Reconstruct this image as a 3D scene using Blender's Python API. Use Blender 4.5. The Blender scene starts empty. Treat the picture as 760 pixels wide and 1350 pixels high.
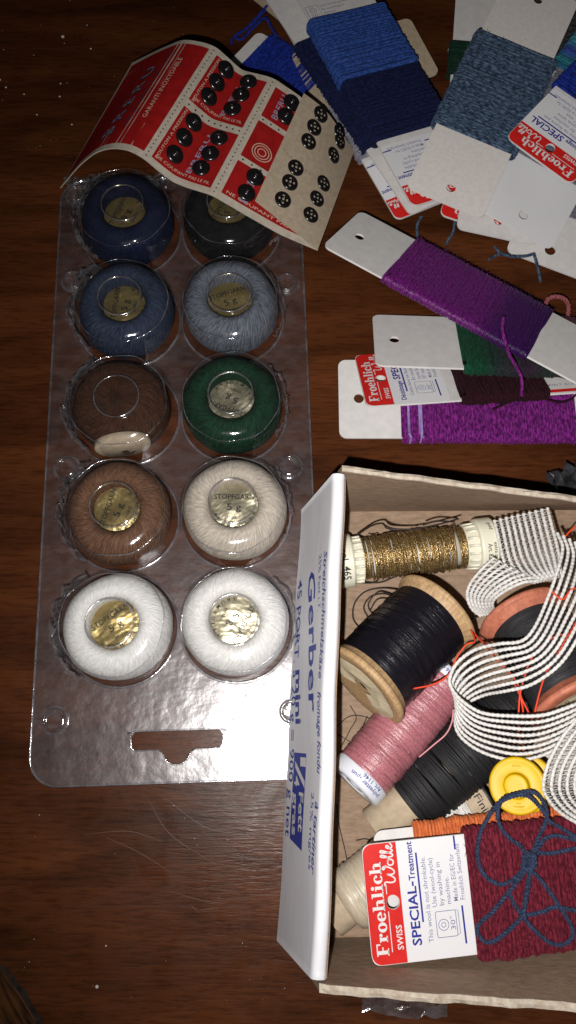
import bpy, math, random
import numpy as np
from mathutils import Matrix, Vector

# ------------------------------------------------------------------ camera, light, exposure
scene = bpy.context.scene
COL = scene.collection
MM = 0.001
CAM_H, FPX, TILT = 281.0, 1000.0, math.radians(15.4)
cT, sT = math.cos(TILT), math.sin(TILT)

cam_d = bpy.data.cameras.new("camera")
cam = bpy.data.objects.new("camera", cam_d)
COL.objects.link(cam)
cam.location = (0, 0, CAM_H * MM)
cam.rotation_euler = (TILT, 0, 0)
cam_d.sensor_fit = 'VERTICAL'
cam_d.sensor_height = 36.0
cam_d.lens = 36.0 * FPX / 1350.0
cam_d.clip_start = 0.01
cam_d.clip_end = 20.0
scene.camera = cam

world = bpy.data.worlds.new("World")
scene.world = world
world.use_nodes = True
bg = world.node_tree.nodes["Background"]
bg.inputs[0].default_value = (0.9, 0.85, 0.8, 1)
bg.inputs[1].default_value = 0.010

# the phone's flash, a couple of centimetres from its lens
fl_d = bpy.data.lights.new("phone_flash", 'SPOT')
fl_d.energy = 4.3
fl_d.color = (1.0, 0.965, 0.93)
fl_d.shadow_soft_size = 0.0022
fl_d.spot_size = math.radians(130)
fl_d.spot_blend = 1.0
fl = bpy.data.objects.new("phone_flash", fl_d)
COL.objects.link(fl)
fl.location = (-12 * MM, -18 * MM, 277 * MM)
tgt = Vector((102 * MM, 92 * MM, 0.0))
fl.rotation_euler = (tgt - Vector(fl.location)).to_track_quat('-Z', 'Y').to_euler()

scene.view_settings.view_transform = 'Standard'
scene.view_settings.look = 'None'
scene.view_settings.exposure = 0.0
scene.view_settings.gamma = 1.0
scene.cycles.use_denoising = True
scene.cycles.transparent_max_bounces = 24
scene.cycles.max_bounces = 8

rng = np.random.default_rng(7)
random.seed(7)

# ------------------------------------------------------------------ where the photograph's points lie in the place (millimetres)
def ray(px, py):
    u = (px - 380.0) / FPX
    v = (py - 675.0) / FPX
    return np.array([u, -v * cT + sT, -v * sT - cT])

def P(px, py, z=0.0):
    d = ray(px, py)
    return np.array([0, 0, CAM_H]) + d * ((z - CAM_H) / d[2])

def on_plane(px, py, A, n):
    d = ray(px, py)
    o = np.array([0, 0, CAM_H])
    n = np.asarray(n, float)
    return o + d * ((n @ (np.asarray(A) - o)) / (n @ d))

def smooth(pts, n=8, closed=False):
    """Catmull-Rom through the points."""
    p = np.asarray(pts, float)
    if closed:
        q = np.vstack([p[-1], p, p[0], p[1]])
        segs = len(p)
    else:
        q = np.vstack([2 * p[0] - p[1], p, 2 * p[-1] - p[-2]])
        segs = len(p) - 1
    out = []
    for i in range(segs):
        a, b, c_, d = q[i:i + 4]
        for k in range(n):
            t = k / n
            out.append(0.5 * (2 * b + (c_ - a) * t + (2 * a - 5 * b + 4 * c_ - d) * t * t + (3 * b - a - 3 * c_ + d) * t ** 3))
    if not closed:
        out.append(p[-1])
    return np.array(out)

def pxpath(pts, n=8, closed=False):
    return smooth([P(*q) for q in pts], n, closed)

# ------------------------------------------------------------------ mesh building
class MB:
    def __init__(self):
        self.v, self.f, self.n, self.smooth = [], [], 0, []
        self.att = []

    def add(self, verts, faces, sm=True, att=None):
        verts = np.asarray(verts, float).reshape(-1, 3)
        self.v.append(verts)
        self.att.append(np.zeros((len(verts), 3)) if att is None else np.asarray(att, float))
        o = self.n
        self.f.extend([tuple(i + o for i in f) for f in faces])
        self.smooth.extend([sm] * len(faces))
        self.n += len(verts)
        return self

    def grid(self, G, closed_u=False, closed_v=False, sm=True, att=None, flip=False):
        """G: (nu, nv, 3)"""
        nu, nv = G.shape[:2]
        iu = np.arange(nu if closed_u else nu - 1)
        iv = np.arange(nv if closed_v else nv - 1)
        a, b = np.meshgrid(iu, iv, indexing='ij')
        a2, b2 = (a + 1) % nu, (b + 1) % nv
        q = np.stack([a * nv + b, a2 * nv + b, a2 * nv + b2, a * nv + b2], -1).reshape(-1, 4)
        if flip:
            q = q[:, ::-1]
        return self.add(G.reshape(-1, 3), q.tolist(), sm, None if att is None else att.reshape(-1, 3))

    def tube(self, path, r, sides=6, closed=False, caps=True):
        p = np.asarray(path, float)
        n = len(p)
        r = np.broadcast_to(np.asarray(r, float), (n,))
        if closed:
            t = np.roll(p, -1, 0) - np.roll(p, 1, 0)
        else:
            t = np.gradient(p, axis=0)
        t /= np.linalg.norm(t, axis=1)[:, None] + 1e-12
        ref = np.array([0, 0, 1.0]) if abs(t[0][2]) < .9 else np.array([1.0, 0, 0])
        u = np.cross(ref, t[0]); u /= np.linalg.norm(u)
        U = np.empty_like(p)
        for i in range(n):
            u = u - t[i] * (u @ t[i])
            l = math.sqrt(u @ u)
            u = u / l if l > 1e-9 else np.array([1.0, 0, 0])
            U[i] = u
        V = np.cross(t, U)
        a = np.linspace(0, 2 * math.pi, sides, endpoint=False)
        G = p[:, None] + r[:, None, None] * (np.cos(a)[None, :, None] * U[:, None] + np.sin(a)[None, :, None] * V[:, None])
        o = self.n
        seg = np.linalg.norm(np.diff(p, axis=0), axis=1)
        L = np.concatenate([[0], np.cumsum(seg)])
        att = np.stack([np.broadcast_to(L[:, None], (n, sides)), np.broadcast_to(np.cos(a), (n, sides)), np.broadcast_to(np.sin(a), (n, sides))], -1)
        self.grid(G, closed_u=closed, closed_v=True, att=att)
        if caps and not closed:
            self.f.append(tuple(range(o + sides - 1, o - 1, -1))); self.smooth.append(False)
            self.f.append(tuple(range(o + (n - 1) * sides, o + n * sides))); self.smooth.append(False)
        return self

    def box(self, lo, hi):
        x0, y0, z0 = lo; x1, y1, z1 = hi
        v = [(x0, y0, z0), (x1, y0, z0), (x1, y1, z0), (x0, y1, z0), (x0, y0, z1), (x1, y0, z1), (x1, y1, z1), (x0, y1, z1)]
        return self.add(v, [(3, 2, 1, 0), (4, 5, 6, 7), (0, 1, 5, 4), (1, 2, 6, 5), (2, 3, 7, 6), (3, 0, 4, 7)], False)

    def lathe(self, prof, seg=48, axis='z', sm=True, a0=0.0, wob=None):
        """prof: (r, h) pairs, revolved about z (or laid along x)."""
        pr = np.asarray(prof, float)
        a = np.linspace(0, 2 * math.pi, seg, endpoint=False) + a0
        r = pr[:, 0][:, None] * np.ones(seg)[None]
        h = pr[:, 1][:, None] * np.ones(seg)[None]
        if wob is not None:
            r = r + wob(a[None], h)
        if axis == 'z':
            G = np.stack([r * np.cos(a), r * np.sin(a), h], -1)
        else:
            G = np.stack([h, r * np.cos(a), r * np.sin(a)], -1)
        att = np.stack([h, r * np.cos(a), r * np.sin(a)], -1)
        return self.grid(G, closed_v=True, sm=sm, att=att, flip=True)

    def xf(self, fn):
        self.v = [fn(v) for v in self.v]
        return self

    def mesh(self, name, m, off=(0, 0, 0)):
        me = bpy.data.meshes.new(name)
        V = (np.vstack(self.v) - np.asarray(off)) * MM
        me.from_pydata(V.tolist(), [], self.f)
        me.polygons.foreach_set('use_smooth', self.smooth)
        at = me.attributes.new('st', 'FLOAT_VECTOR', 'POINT')
        at.data.foreach_set('vector', np.vstack(self.att).ravel())
        me.materials.append(m)
        me.update()
        return me

    def build(self, name, m, parent=None, world=False):
        off = (0, 0, 0)
        if world and parent is not None:
            r = parent
            while r.parent:
                r = r.parent
            off = np.array(r.location) / MM
        o = bpy.data.objects.new(name, self.mesh(name, m, off))
        COL.objects.link(o)
        if parent is not None:
            o.parent = parent
        return o

def tag(o, label=None, cat=None, group=None, kind=None):
    for k, v in (('label', label), ('category', cat), ('group', group), ('kind', kind)):
        if v:
            o[k] = v
    return o

def thing(name, label, cat, loc=(0, 0, 0), mat3=None, group=None):
    e = bpy.data.objects.new(name, None)
    COL.objects.link(e)
    e.empty_display_size = 0.01
    if mat3 is not None:
        e.matrix_world = Matrix.Translation(Vector([float(x) * MM for x in loc])) @ Matrix([list(map(float, r)) for r in np.array(mat3).T.tolist()]).transposed().transposed().to_4x4() if False else \
            Matrix.Translation(Vector([float(x) * MM for x in loc])) @ Matrix(np.array(mat3).tolist()).to_4x4()
    else:
        e.location = [float(x) * MM for x in loc]
    return tag(e, label, cat, group)

def pose(par):
    """origin, heading, pitch, roll -> origin, rotation matrix with columns X, Y, Z"""
    x, y, z, h, pi_, ro = par
    X = np.array([math.cos(h) * math.cos(pi_), math.sin(h) * math.cos(pi_), math.sin(pi_)])
    Y = np.cross([0, 0, 1.0], X); Y /= np.linalg.norm(Y)
    Z = np.cross(X, Y)
    Y2 = math.cos(ro) * Y + math.sin(ro) * Z
    return np.array([x, y, z]), np.stack([X, Y2, np.cross(X, Y2)], 1)

def axis_pose(A, B):
    A, B = np.asarray(A, float), np.asarray(B, float)
    X = (B - A) / np.linalg.norm(B - A)
    Y = np.cross([0, 0, 1.0], X); Y /= np.linalg.norm(Y)
    return A, np.stack([X, Y, np.cross(X, Y)], 1), float(np.linalg.norm(B - A))

# ------------------------------------------------------------------ flat outlines and lettering
def fill2d(loops, bevel=False):
    cu = bpy.data.curves.new('tmp', 'CURVE')
    cu.dimensions = '2D'
    cu.fill_mode = 'BOTH'
    for lp in loops:
        sp = cu.splines.new('POLY')
        sp.points.add(len(lp) - 1)
        sp.points.foreach_set('co', np.column_stack([np.asarray(lp, float) * .01, np.zeros(len(lp)), np.ones(len(lp))]).ravel())
        sp.use_cyclic_u = True
    ob = bpy.data.objects.new('tmp', cu)
    COL.objects.link(ob)
    me = bpy.data.meshes.new_from_object(ob)
    v = np.array([w.co[:2] for w in me.vertices]) * 100
    f = [tuple(p.vertices) for p in me.polygons]
    if f:
        a, b, c_ = (v[i] for i in f[0][:3])
        if sum((v[q[1]] - v[q[0]])[0] * (v[q[2]] - v[q[0]])[1] - (v[q[1]] - v[q[0]])[1] * (v[q[2]] - v[q[0]])[0] for q in f) < 0:
            f = [q[::-1] for q in f]
    bpy.data.objects.remove(ob); bpy.data.curves.remove(cu); bpy.data.meshes.remove(me)
    return v, f

def circle(cx, cy, r, n=24, ry=None):
    a = np.linspace(0, 2 * math.pi, n, endpoint=False)
    return np.column_stack([cx + r * np.cos(a), cy + (ry or r) * np.sin(a)])

def rrect(x0, y0, x1, y1, r, n=5):
    out = []
    for cx, cy, a0 in ((x1 - r, y0 + r, -90), (x1 - r, y1 - r, 0), (x0 + r, y1 - r, 90), (x0 + r, y0 + r, 180)):
        for k in range(n + 1):
            a = math.radians(a0 + 90 * k / n)
            out.append((cx + r * math.cos(a), cy + r * math.sin(a)))
    return np.array(out)

def slab(mb, loops, z0, z1):
    """solid sheet with holes between two heights"""
    v, f = fill2d(loops)
    mb.add(np.column_stack([v, np.full(len(v), z1)]), f, False)
    mb.add(np.column_stack([v, np.full(len(v), z0)]), [q[::-1] for q in f], False)
    for k, lp in enumerate(loops):
        lp = np.asarray(lp, float)
        G = np.stack([np.column_stack([lp, np.full(len(lp), z0)]), np.column_stack([lp, np.full(len(lp), z1)])], 0)
        mb.grid(G, closed_v=True, sm=False, flip=(k == 0))
    return mb

_tc = {}
def text2d(body, bold=0.0, shear=0.0):
    key = (body, bold, shear)
    if key not in _tc:
        cu = bpy.data.curves.new('tmp', 'FONT')
        cu.body = body
        cu.resolution_u = 2
        cu.offset = bold
        cu.shear = shear
        ob = bpy.data.objects.new('tmp', cu)
        COL.objects.link(ob)
        me = bpy.data.meshes.new_from_object(ob)
        v = np.array([w.co[:2] for w in me.vertices]).reshape(-1, 2)
        f = [tuple(p.vertices) for p in me.polygons]
        bpy.data.objects.remove(ob); bpy.data.curves.remove(cu); bpy.data.meshes.remove(me)
        _tc[key] = (v - np.array([v[:, 0].min(), 0]), f)
    return _tc[key]

def put(mb, v2, f, fn):
    mb.add(fn(v2[:, 0], v2[:, 1]), f, False)

def text(mb, body, fn, a0, a1, b, h, bold=0.0, shear=0.0, align='fit'):
    """lettering between a0 and a1 along the reading direction, baseline b, capital height h, laid by fn(a, b)"""
    v, f = text2d(body, bold, shear)
    w = v[:, 0].max()
    sc = h / 0.7
    if align == 'fit':
        sx = (a1 - a0) / w
    else:
        sx = sc
    put(mb, np.column_stack([a0 + v[:, 0] * sx, b + v[:, 1] * sc]), f, fn)

def rect2(mb, fn, a0, b0, a1, b1):
    put(mb, np.array([(a0, b0), (a1, b0), (a1, b1), (a0, b1)], float), [(0, 1, 2, 3)], fn)

def stroke2(mb, fn, pts, w, closed=False):
    p = np.asarray(pts, float)
    t = (np.roll(p, -1, 0) - np.roll(p, 1, 0)) if closed else np.gradient(p, axis=0)
    t /= np.linalg.norm(t, axis=1)[:, None] + 1e-12
    nrm = np.column_stack([-t[:, 1], t[:, 0]]) * w / 2
    n = len(p)
    v = np.vstack([p - nrm, p + nrm])
    m = n if closed else n - 1
    put(mb, v, [(i, (i + 1) % n, n + (i + 1) % n, n + i) for i in range(m)], fn)

def ring_seg(mb, fn, cx, cy, ox, oy, ix, iy, a0, a1, n=16):
    a = np.radians(np.linspace(a0, a1, n))
    o = np.column_stack([cx + ox * np.cos(a), cy + oy * np.sin(a)])
    i = np.column_stack([cx + ix * np.cos(a), cy + iy * np.sin(a)])
    v = np.vstack([i, o])
    put(mb, v, [(k + 1, k, n + k, n + k + 1) for k in range(n - 1)], fn)

def slab_serif(mb, fn, word, a0, a1, b, h):
    """heavy slab-serif letters drawn stroke by stroke"""
    adv = dict(F=.86, r=.62, o=.70, e=.68, h=.84, l=.46, i=.46, c=.64)
    tot = sum(adv[ch] for ch in word)
    sx = (a1 - a0) / tot
    x = a0
    for ch in word:
        def g(a, bb, x=x):
            return fn(x + np.asarray(a) * sx, b + np.asarray(bb) * h)
        R = lambda *q: rect2(mb, g, q[0], q[2], q[1], q[3])
        if ch == 'F':
            R(.10, .34, 0, 1); R(0, .46, -.001, .09); R(0, .10, .9, 1); R(.34, .78, .9, 1); R(.68, .78, .68, .9); R(.34, .56, .44, .54)
        elif ch == 'r':
            R(.08, .30, 0, .66); R(0, .40, -.001, .09); R(0, .08, .57, .66); ring_seg(mb, g, .46, .54, .12, .13, 0.001, 0.001, 0, 360); R(.3, .42, .55, .65)
        elif ch == 'o':
            ring_seg(mb, g, .34, .33, .33, .36, .11, .27, 0, 360, 28)
        elif ch == 'e':
            ring_seg(mb, g, .33, .33, .32, .36, .11, .27, 0, 320, 26); R(.2, .6, .30, .38)
        elif ch == 'c':
            ring_seg(mb, g, .33, .33, .32, .36, .11, .27, 40, 320, 24); ring_seg(mb, g, .5, .5, .1, .11, .001, .001, 0, 360)
        elif ch == 'h':
            R(.08, .29, 0, 1); R(0, .37, -.001, .09); R(0, .08, .92, 1); R(.50, .71, 0, .5); R(.43, .79, -.001, .09)
            ring_seg(mb, g, .48, .48, .23, .19, .03, .09, 0, 150)
        elif ch == 'l':
            R(.10, .31, 0, 1); R(0, .41, -.001, .09); R(0, .10, .92, 1)
        elif ch == 'i':
            R(.10, .31, 0, .66); R(0, .41, -.001, .09); R(0, .10, .57, .66); ring_seg(mb, g, .2, .86, .13, .13, .001, .001, 0, 360)
        x += adv[ch] * sx

def script_word(mb, fn, a0, a1, b, h, w):
    """the handwritten word Wolle"""
    W1 = [(-.02, .78), (.05, .92), (.10, .8), (.08, .35), (.10, .05), (.17, .02), (.24, .3), (.28, .62), (.27, .25), (.30, .02), (.37, .06), (.44, .4), (.47, .85), (.42, .98), (.41, .86), (.5, .66)]
    o = [(.56, .5), (.5, .4), (.5, .12), (.56, .0), (.62, .1), (.63, .38), (.57, .5), (.6, .44), (.66, .36)]
    l1 = [(.66, .36), (.73, .7), (.75, .98), (.71, 1.02), (.69, .6), (.70, .1), (.74, .0), (.78, .2)]
    l2 = [(.78, .2), (.84, .7), (.86, .98), (.82, 1.02), (.80, .6), (.81, .1), (.85, .0), (.88, .15)]
    e = [(.88, .15), (.95, .3), (.97, .45), (.93, .5), (.90, .3), (.91, .06), (.96, .0), (1.03, .18)]
    for s in (W1, o + l1[1:] + l2[1:] + e[1:]):
        q = smooth(s, 5)
        q = np.column_stack([a0 + q[:, 0] * (a1 - a0), b + q[:, 1] * h])
        stroke2(mb, fn, q, w)

# ------------------------------------------------------------------ materials
def nodes_of(name):
    m = bpy.data.materials.new(name)
    m.use_nodes = True
    nt = m.node_tree
    return m, nt, nt.nodes["Principled BSDF"]

def setin(n, **kw):
    for k, v in kw.items():
        k = k.replace('_', ' ')
        if k in n.inputs:
            n.inputs[k].default_value = v

def mk(name, col, col2=None, rough=.6, spec=.4, scale=(1, 1, 1), detail=4, bump=0.0, bscale=None, src='Object', contrast=(.35, .65), metal=0.0, sheen=0.0, coat=0.0, bdist=.2, ramp=None, transl=0.0):
    """principled surface: two colours mixed by a noise stretched per axis (cycles per mm), with a bump of its own"""
    m, nt, b = nodes_of(name)
    N, L = nt.nodes, nt.links
    setin(b, Roughness=rough, Metallic=metal)
    b.inputs['Specular IOR Level'].default_value = spec
    if sheen:
        b.inputs['Sheen Weight'].default_value = sheen
        b.inputs['Sheen Roughness'].default_value = .5
        b.inputs['Sheen Tint'].default_value = (*[min(1, c * 2 + .05) for c in col], 1)
    if coat:
        b.inputs['Coat Weight'].default_value = coat
        b.inputs['Coat Roughness'].default_value = .15
    if src == 'st':
        a = N.new('ShaderNodeAttribute'); a.attribute_name = 'st'; vec = a.outputs['Vector']; k = 1.0
    else:
        a = N.new('ShaderNodeTexCoord'); vec = a.outputs['Object']; k = 1000.0

    def noise(scl, det):
        mp = N.new('ShaderNodeMapping'); mp.inputs['Scale'].default_value = [s * k for s in scl]
        L.new(vec, mp.inputs['Vector'])
        n = N.new('ShaderNodeTexNoise'); n.inputs['Scale'].default_value = 1.0; n.inputs['Detail'].default_value = det
        n.inputs['Roughness'].default_value = .6
        L.new(mp.outputs[0], n.inputs['Vector'])
        return n.outputs['Fac']
    base = None
    if ramp:
        sx = N.new('ShaderNodeSeparateXYZ'); L.new(vec, sx.inputs[0])
        nz = noise((.35, .35, .35), 2)
        ad = N.new('ShaderNodeMath'); ad.operation = 'MULTIPLY_ADD'; ad.inputs[1].default_value = 3.0 / k
        L.new(nz, ad.inputs[0]); L.new(sx.outputs[0], ad.inputs[2])
        mr = N.new('ShaderNodeMapRange'); mr.inputs[1].default_value = ramp[0][0] / k; mr.inputs[2].default_value = ramp[-1][0] / k
        L.new(ad.outputs[0], mr.inputs[0])
        cr = N.new('ShaderNodeValToRGB')
        x0, x1 = ramp[0][0], ramp[-1][0]
        for i, (x, c_) in enumerate(ramp):
            el = cr.color_ramp.elements[i] if i < 2 else cr.color_ramp.elements.new(0.5)
        els = cr.color_ramp.elements
        for i, (x, c_) in enumerate(ramp):
            els[i].position = (x - x0) / (x1 - x0) if i else 0.0
            els[i].color = (*c_, 1)
        L.new(mr.outputs[0], cr.inputs[0])
        base = cr.outputs[0]
    if col2 is not None:
        f = noise(scale, detail)
        mr = N.new('ShaderNodeMapRange'); mr.inputs[1].default_value = contrast[0]; mr.inputs[2].default_value = contrast[1]
        L.new(f, mr.inputs[0])
        mx = N.new('ShaderNodeMix'); mx.data_type = 'RGBA'
        L.new(mr.outputs[0], mx.inputs[0])
        if ramp:
            mx.blend_type = 'MULTIPLY'
            L.new(base, mx.inputs[6]); mx.inputs[7].default_value = (*col2, 1)
        else:
            mx.inputs[6].default_value = (*col, 1); mx.inputs[7].default_value = (*col2, 1)
        L.new(mx.outputs[2], b.inputs['Base Color'])
    elif base is not None:
        L.new(base, b.inputs['Base Color'])
    else:
        b.inputs['Base Color'].default_value = (*col, 1)
    if bump:
        f = noise(bscale or scale, 3)
        bp = N.new('ShaderNodeBump'); bp.inputs['Strength'].default_value = bump; bp.inputs['Distance'].default_value = bdist * MM
        L.new(f, bp.inputs['Height']); L.new(bp.outputs[0], b.inputs['Normal'])
    return m

def clear(name, milky=.05, rough=.12, gloss=.10, bump=.4, bscale=.08, tint=(.93, .93, .95), bdist=.5, top=.6):
    m, nt, b = nodes_of(name)
    N, L = nt.nodes, nt.links
    N.remove(b)
    out = N["Material Output"]
    tr = N.new('ShaderNodeBsdfTransparent'); tr.inputs[0].default_value = (*tint, 1)
    df = N.new('ShaderNodeBsdfDiffuse'); df.inputs[0].default_value = (.75, .75, .82, 1)
    gl = N.new('ShaderNodeBsdfGlossy'); gl.inputs[0].default_value = (1, 1, 1, 1); gl.inputs['Roughness'].default_value = rough
    tc = N.new('ShaderNodeTexCoord')
    n1 = N.new('ShaderNodeTexNoise'); n1.inputs['Scale'].default_value = bscale * 1000; n1.inputs['Detail'].default_value = 5
    L.new(tc.outputs['Object'], n1.inputs['Vector'])
    bp = N.new('ShaderNodeBump'); bp.inputs['Strength'].default_value = bump; bp.inputs['Distance'].default_value = bdist * MM
    L.new(n1.outputs['Fac'], bp.inputs['Height'])
    L.new(bp.outputs[0], gl.inputs['Normal'])
    lw = N.new('ShaderNodeFresnel'); lw.inputs['IOR'].default_value = 1.5
    L.new(bp.outputs[0], lw.inputs['Normal'])
    mr = N.new('ShaderNodeMapRange'); mr.inputs[3].default_value = gloss; mr.inputs[4].default_value = top
    mr.inputs[1].default_value = .04; mr.inputs[2].default_value = 1.0
    L.new(lw.outputs[0], mr.inputs[0])
    m1 = N.new('ShaderNodeMixShader')
    # scuffs: fine scratches and smears scatter a little more than the clean film
    mp = N.new('ShaderNodeMapping'); mp.inputs['Scale'].default_value = (160, 260, 300); mp.inputs['Rotation'].default_value = (0, 0, .9)
    L.new(tc.outputs['Object'], mp.inputs[0])
    n2 = N.new('ShaderNodeTexNoise'); n2.inputs['Scale'].default_value = 1.0; n2.inputs['Detail'].default_value = 6; n2.inputs['Roughness'].default_value = .7
    L.new(mp.outputs[0], n2.inputs['Vector'])
    m2r = N.new('ShaderNodeMapRange'); m2r.inputs[1].default_value = .4; m2r.inputs[2].default_value = .75
    m2r.inputs[3].default_value = milky * .45; m2r.inputs[4].default_value = milky * 2.6
    L.new(n2.outputs['Fac'], m2r.inputs[0])
    L.new(m2r.outputs[0], m1.inputs[0]); L.new(tr.outputs[0], m1.inputs[1]); L.new(df.outputs[0], m1.inputs[2])
    m2 = N.new('ShaderNodeMixShader')
    L.new(mr.outputs[0], m2.inputs[0]); L.new(m1.outputs[0], m2.inputs[1]); L.new(gl.outputs[0], m2.inputs[2])
    L.new(m2.outputs[0], out.inputs[0])
    return m

def wood_table():
    m, nt, b = nodes_of('dark_stained_wood')
    N, L = nt.nodes, nt.links
    tc = N.new('ShaderNodeTexCoord')

    def noise(scl, det, rough=.6, dist=0):
        mp = N.new('ShaderNodeMapping'); mp.inputs['Scale'].default_value = scl
        L.new(tc.outputs['Object'], mp.inputs[0])
        n = N.new('ShaderNodeTexNoise'); n.inputs['Scale'].default_value = 1; n.inputs['Detail'].default_value = det
        n.inputs['Roughness'].default_value = rough; n.inputs['Distortion'].default_value = dist
        L.new(mp.outputs[0], n.inputs[0])
        return n.outputs['Fac']
    broad = noise((12, 60, 1), 4, .6, .6)
    pores = noise((110, 900, 1), 3, .65)
    r1 = N.new('ShaderNodeValToRGB')
    e = r1.color_ramp.elements
    e[0].position = .32; e[0].color = (.036, .0105, .0034, 1)
    e[1].position = .68; e[1].color = (.100, .030, .0098, 1)
    L.new(broad, r1.inputs[0])
    r2 = N.new('ShaderNodeValToRGB')
    e = r2.color_ramp.elements
    e[0].position = .36; e[0].color = (.35, .32, .3, 1)
    e[1].position = .52; e[1].color = (1, 1, 1, 1)
    L.new(pores, r2.inputs[0])
    mx = N.new('ShaderNodeMix'); mx.data_type = 'RGBA'; mx.blend_type = 'MULTIPLY'; mx.inputs[0].default_value = .55
    L.new(r1.outputs[0], mx.inputs[6]); L.new(r2.outputs[0], mx.inputs[7])
    L.new(mx.outputs[2], b.inputs['Base Color'])
    smear = noise((60, 40, 1), 6, .7, 1.5)
    rr = N.new('ShaderNodeMapRange'); rr.inputs[1].default_value = .35; rr.inputs[2].default_value = .7; rr.inputs[3].default_value = .26; rr.inputs[4].default_value = .42
    L.new(smear, rr.inputs[0]); L.new(rr.outputs[0], b.inputs['Roughness'])
    b.inputs['Specular IOR Level'].default_value = .13
    bp = N.new('ShaderNodeBump'); bp.inputs['Strength'].default_value = .35; bp.inputs['Distance'].default_value = .0003
    L.new(pores, bp.inputs['Height']); L.new(bp.outputs[0], b.inputs['Normal'])
    return m

def ball_mat(name, col, dark, rough=.8, sheen=0.0, spec=.15):
    return mk(name, col, [c_ * .72 for c_ in dark], rough, spec, scale=(1.0, 1.0, 1.0), src='st', detail=6, contrast=(.40, .60), bump=1.0, bdist=.5, sheen=sheen)

M = {}
M['wood'] = wood_table()
M['inlay'] = mk('inlaid_wood', (.10, .040, .012), (.014, .006, .003), .4, .15, scale=(.06, .75, 1), bump=.4)
M['inlay_line'] = mk('dark_inlay_line', (.008, .006, .006), (.03, .02, .014), .5, .2, scale=(.4, .4, 1))
M['scratch'] = mk('pale_scratch', (.11, .062, .04), rough=.5)
M['dust'] = mk('pale_dust', (.55, .5, .45), rough=.9)
M['board'] = mk('white_cardboard', (.64, .625, .615), (.58, .565, .555), .75, .25, scale=(.25, .25, .25), bump=.25, bscale=(1.5, 1.5, 1.5))
M['board_back'] = mk('greyish_cardboard_back', (.72, .68, .655), (.65, .61, .585), .8, .2, scale=(.6, .6, .6), bump=.3, bscale=(1.6, 1.6, 1.6))
M['gloss'] = mk('coated_white_card', (.68, .68, .70), rough=.38, spec=.4, bump=.05, bscale=(.5, .5, .5))
M['red'] = mk('printed_red', (.62, .018, .014), (.54, .014, .012), .4, .4, scale=(.3, .3, .3))
M['ink'] = mk('blue_ink', (.02, .022, .24), rough=.5)
M['ink_grey'] = mk('grey_blue_ink', (.17, .18, .30), rough=.6)
M['white_ink'] = mk('white_print', (.66, .65, .65), rough=.45)
M['black_ink'] = mk('black_ink', (.012, .012, .012), rough=.5)
M['kraft'] = mk('grey_brown_cardboard', (.315, .22, .155), (.225, .155, .105), .85, .15, scale=(.25, .8, .8), detail=6, bump=.35, bscale=(1.2, 1.2, 1.2))
M['kraft_edge'] = mk('torn_cardboard_edge', (.52, .46, .38), (.36, .29, .22), .9, .1, scale=(.5, .5, .5), bump=.6)
M['box_white'] = mk('white_box_paper', (.70, .70, .73), (.64, .64, .68), .55, .35, scale=(.2, .06, .2), bump=.1)
M['box_ink'] = mk('box_blue_print', (.022, .045, .30), rough=.5)
M['plastic_white'] = mk('ivory_plastic', (.70, .68, .55), rough=.3, spec=.5)
M['plastic_cap'] = mk('white_plastic_cap', (.66, .68, .74), rough=.3, spec=.5)
M['yellow'] = mk('yellow_plastic', (.68, .43, .006), (.60, .37, .005), .45, .3, scale=(.3, .3, .3))
M['pale_wood'] = mk('pale_turned_wood', (.50, .34, .18), (.33, .20, .10), .55, .35, scale=(.12, 1.1, 1.1), src='st', bump=.2)
M['salmon_wood'] = mk('salmon_stained_wood', (.50, .17, .10), (.36, .115, .07), .55, .35, scale=(.5, .6, .6), src='st', bump=.2)
M['paper'] = mk('yellowed_paper', (.62, .54, .38), (.5, .42, .28), .8, .2, scale=(.3, .3, .3), bump=.3)
M['tube'] = mk('cardboard_tube', (.46, .37, .26), (.38, .30, .21), .75, .25, scale=(.4, .4, .4), bump=.3)
M['black_thread'] = mk('black_silk_thread', (.004, .0035, .006), (.009, .008, .013), .30, .42, scale=(5.0, .35, .35), src='st', bump=.9, bdist=.10, detail=4)
M['black_matt'] = mk('black_cotton_thread', (.012, .012, .014), (.028, .028, .032), .5, .4, scale=(4.0, .3, .3), src='st', bump=.7, bdist=.15)
M['black_elastic'] = mk('black_elastic_cord', (.007, .007, .008), (.018, .018, .02), .6, .35, scale=(1.6, 1, 1), src='st', bump=.5, bdist=.1)
M['wisp'] = mk('dark_loose_thread', (.015, .010, .008), rough=.6)
M['wisp_pale'] = mk('pale_loose_thread', (.6, .55, .45), rough=.6)
M['red_thread'] = mk('red_loose_thread', (.66, .05, .014), rough=.55)
M['pink'] = mk('pink_thread', (.50, .19, .22), (.26, .080, .10), .30, .75, scale=(3.0, 1.3, 1.3), src='st', bump=1.0, bdist=.2, detail=5, contrast=(.3, .7))
M['pink_strand'] = mk('pink_strand', (.58, .25, .28), rough=.5)
M['white_thread'] = mk('white_thread', (.66, .64, .61), (.5, .48, .46), .5, .4, scale=(3, .5, .5), src='st', bump=.7)
M['cream_thread'] = mk('cream_silk_thread', (.56, .48, .36), (.43, .36, .26), .38, .5, scale=(3.2, .4, .4), src='st', bump=.6, bdist=.12)
M['gold'] = mk('gold_lurex', (.58, .42, .19), (.20, .125, .05), .28, .5, scale=(1.6, 1.6, 1.6), metal=.75, detail=3, contrast=(.4, .6), bump=1.0, bdist=.3)
M['silver_core'] = mk('pale_core', (.62, .60, .54), rough=.35)
M['tape'] = mk('white_elastic_cord', (.70, .685, .665), (.50, .485, .465), .7, .25, scale=(1.1, .6, .6), src='st', bump=.6, bdist=.2)
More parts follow.
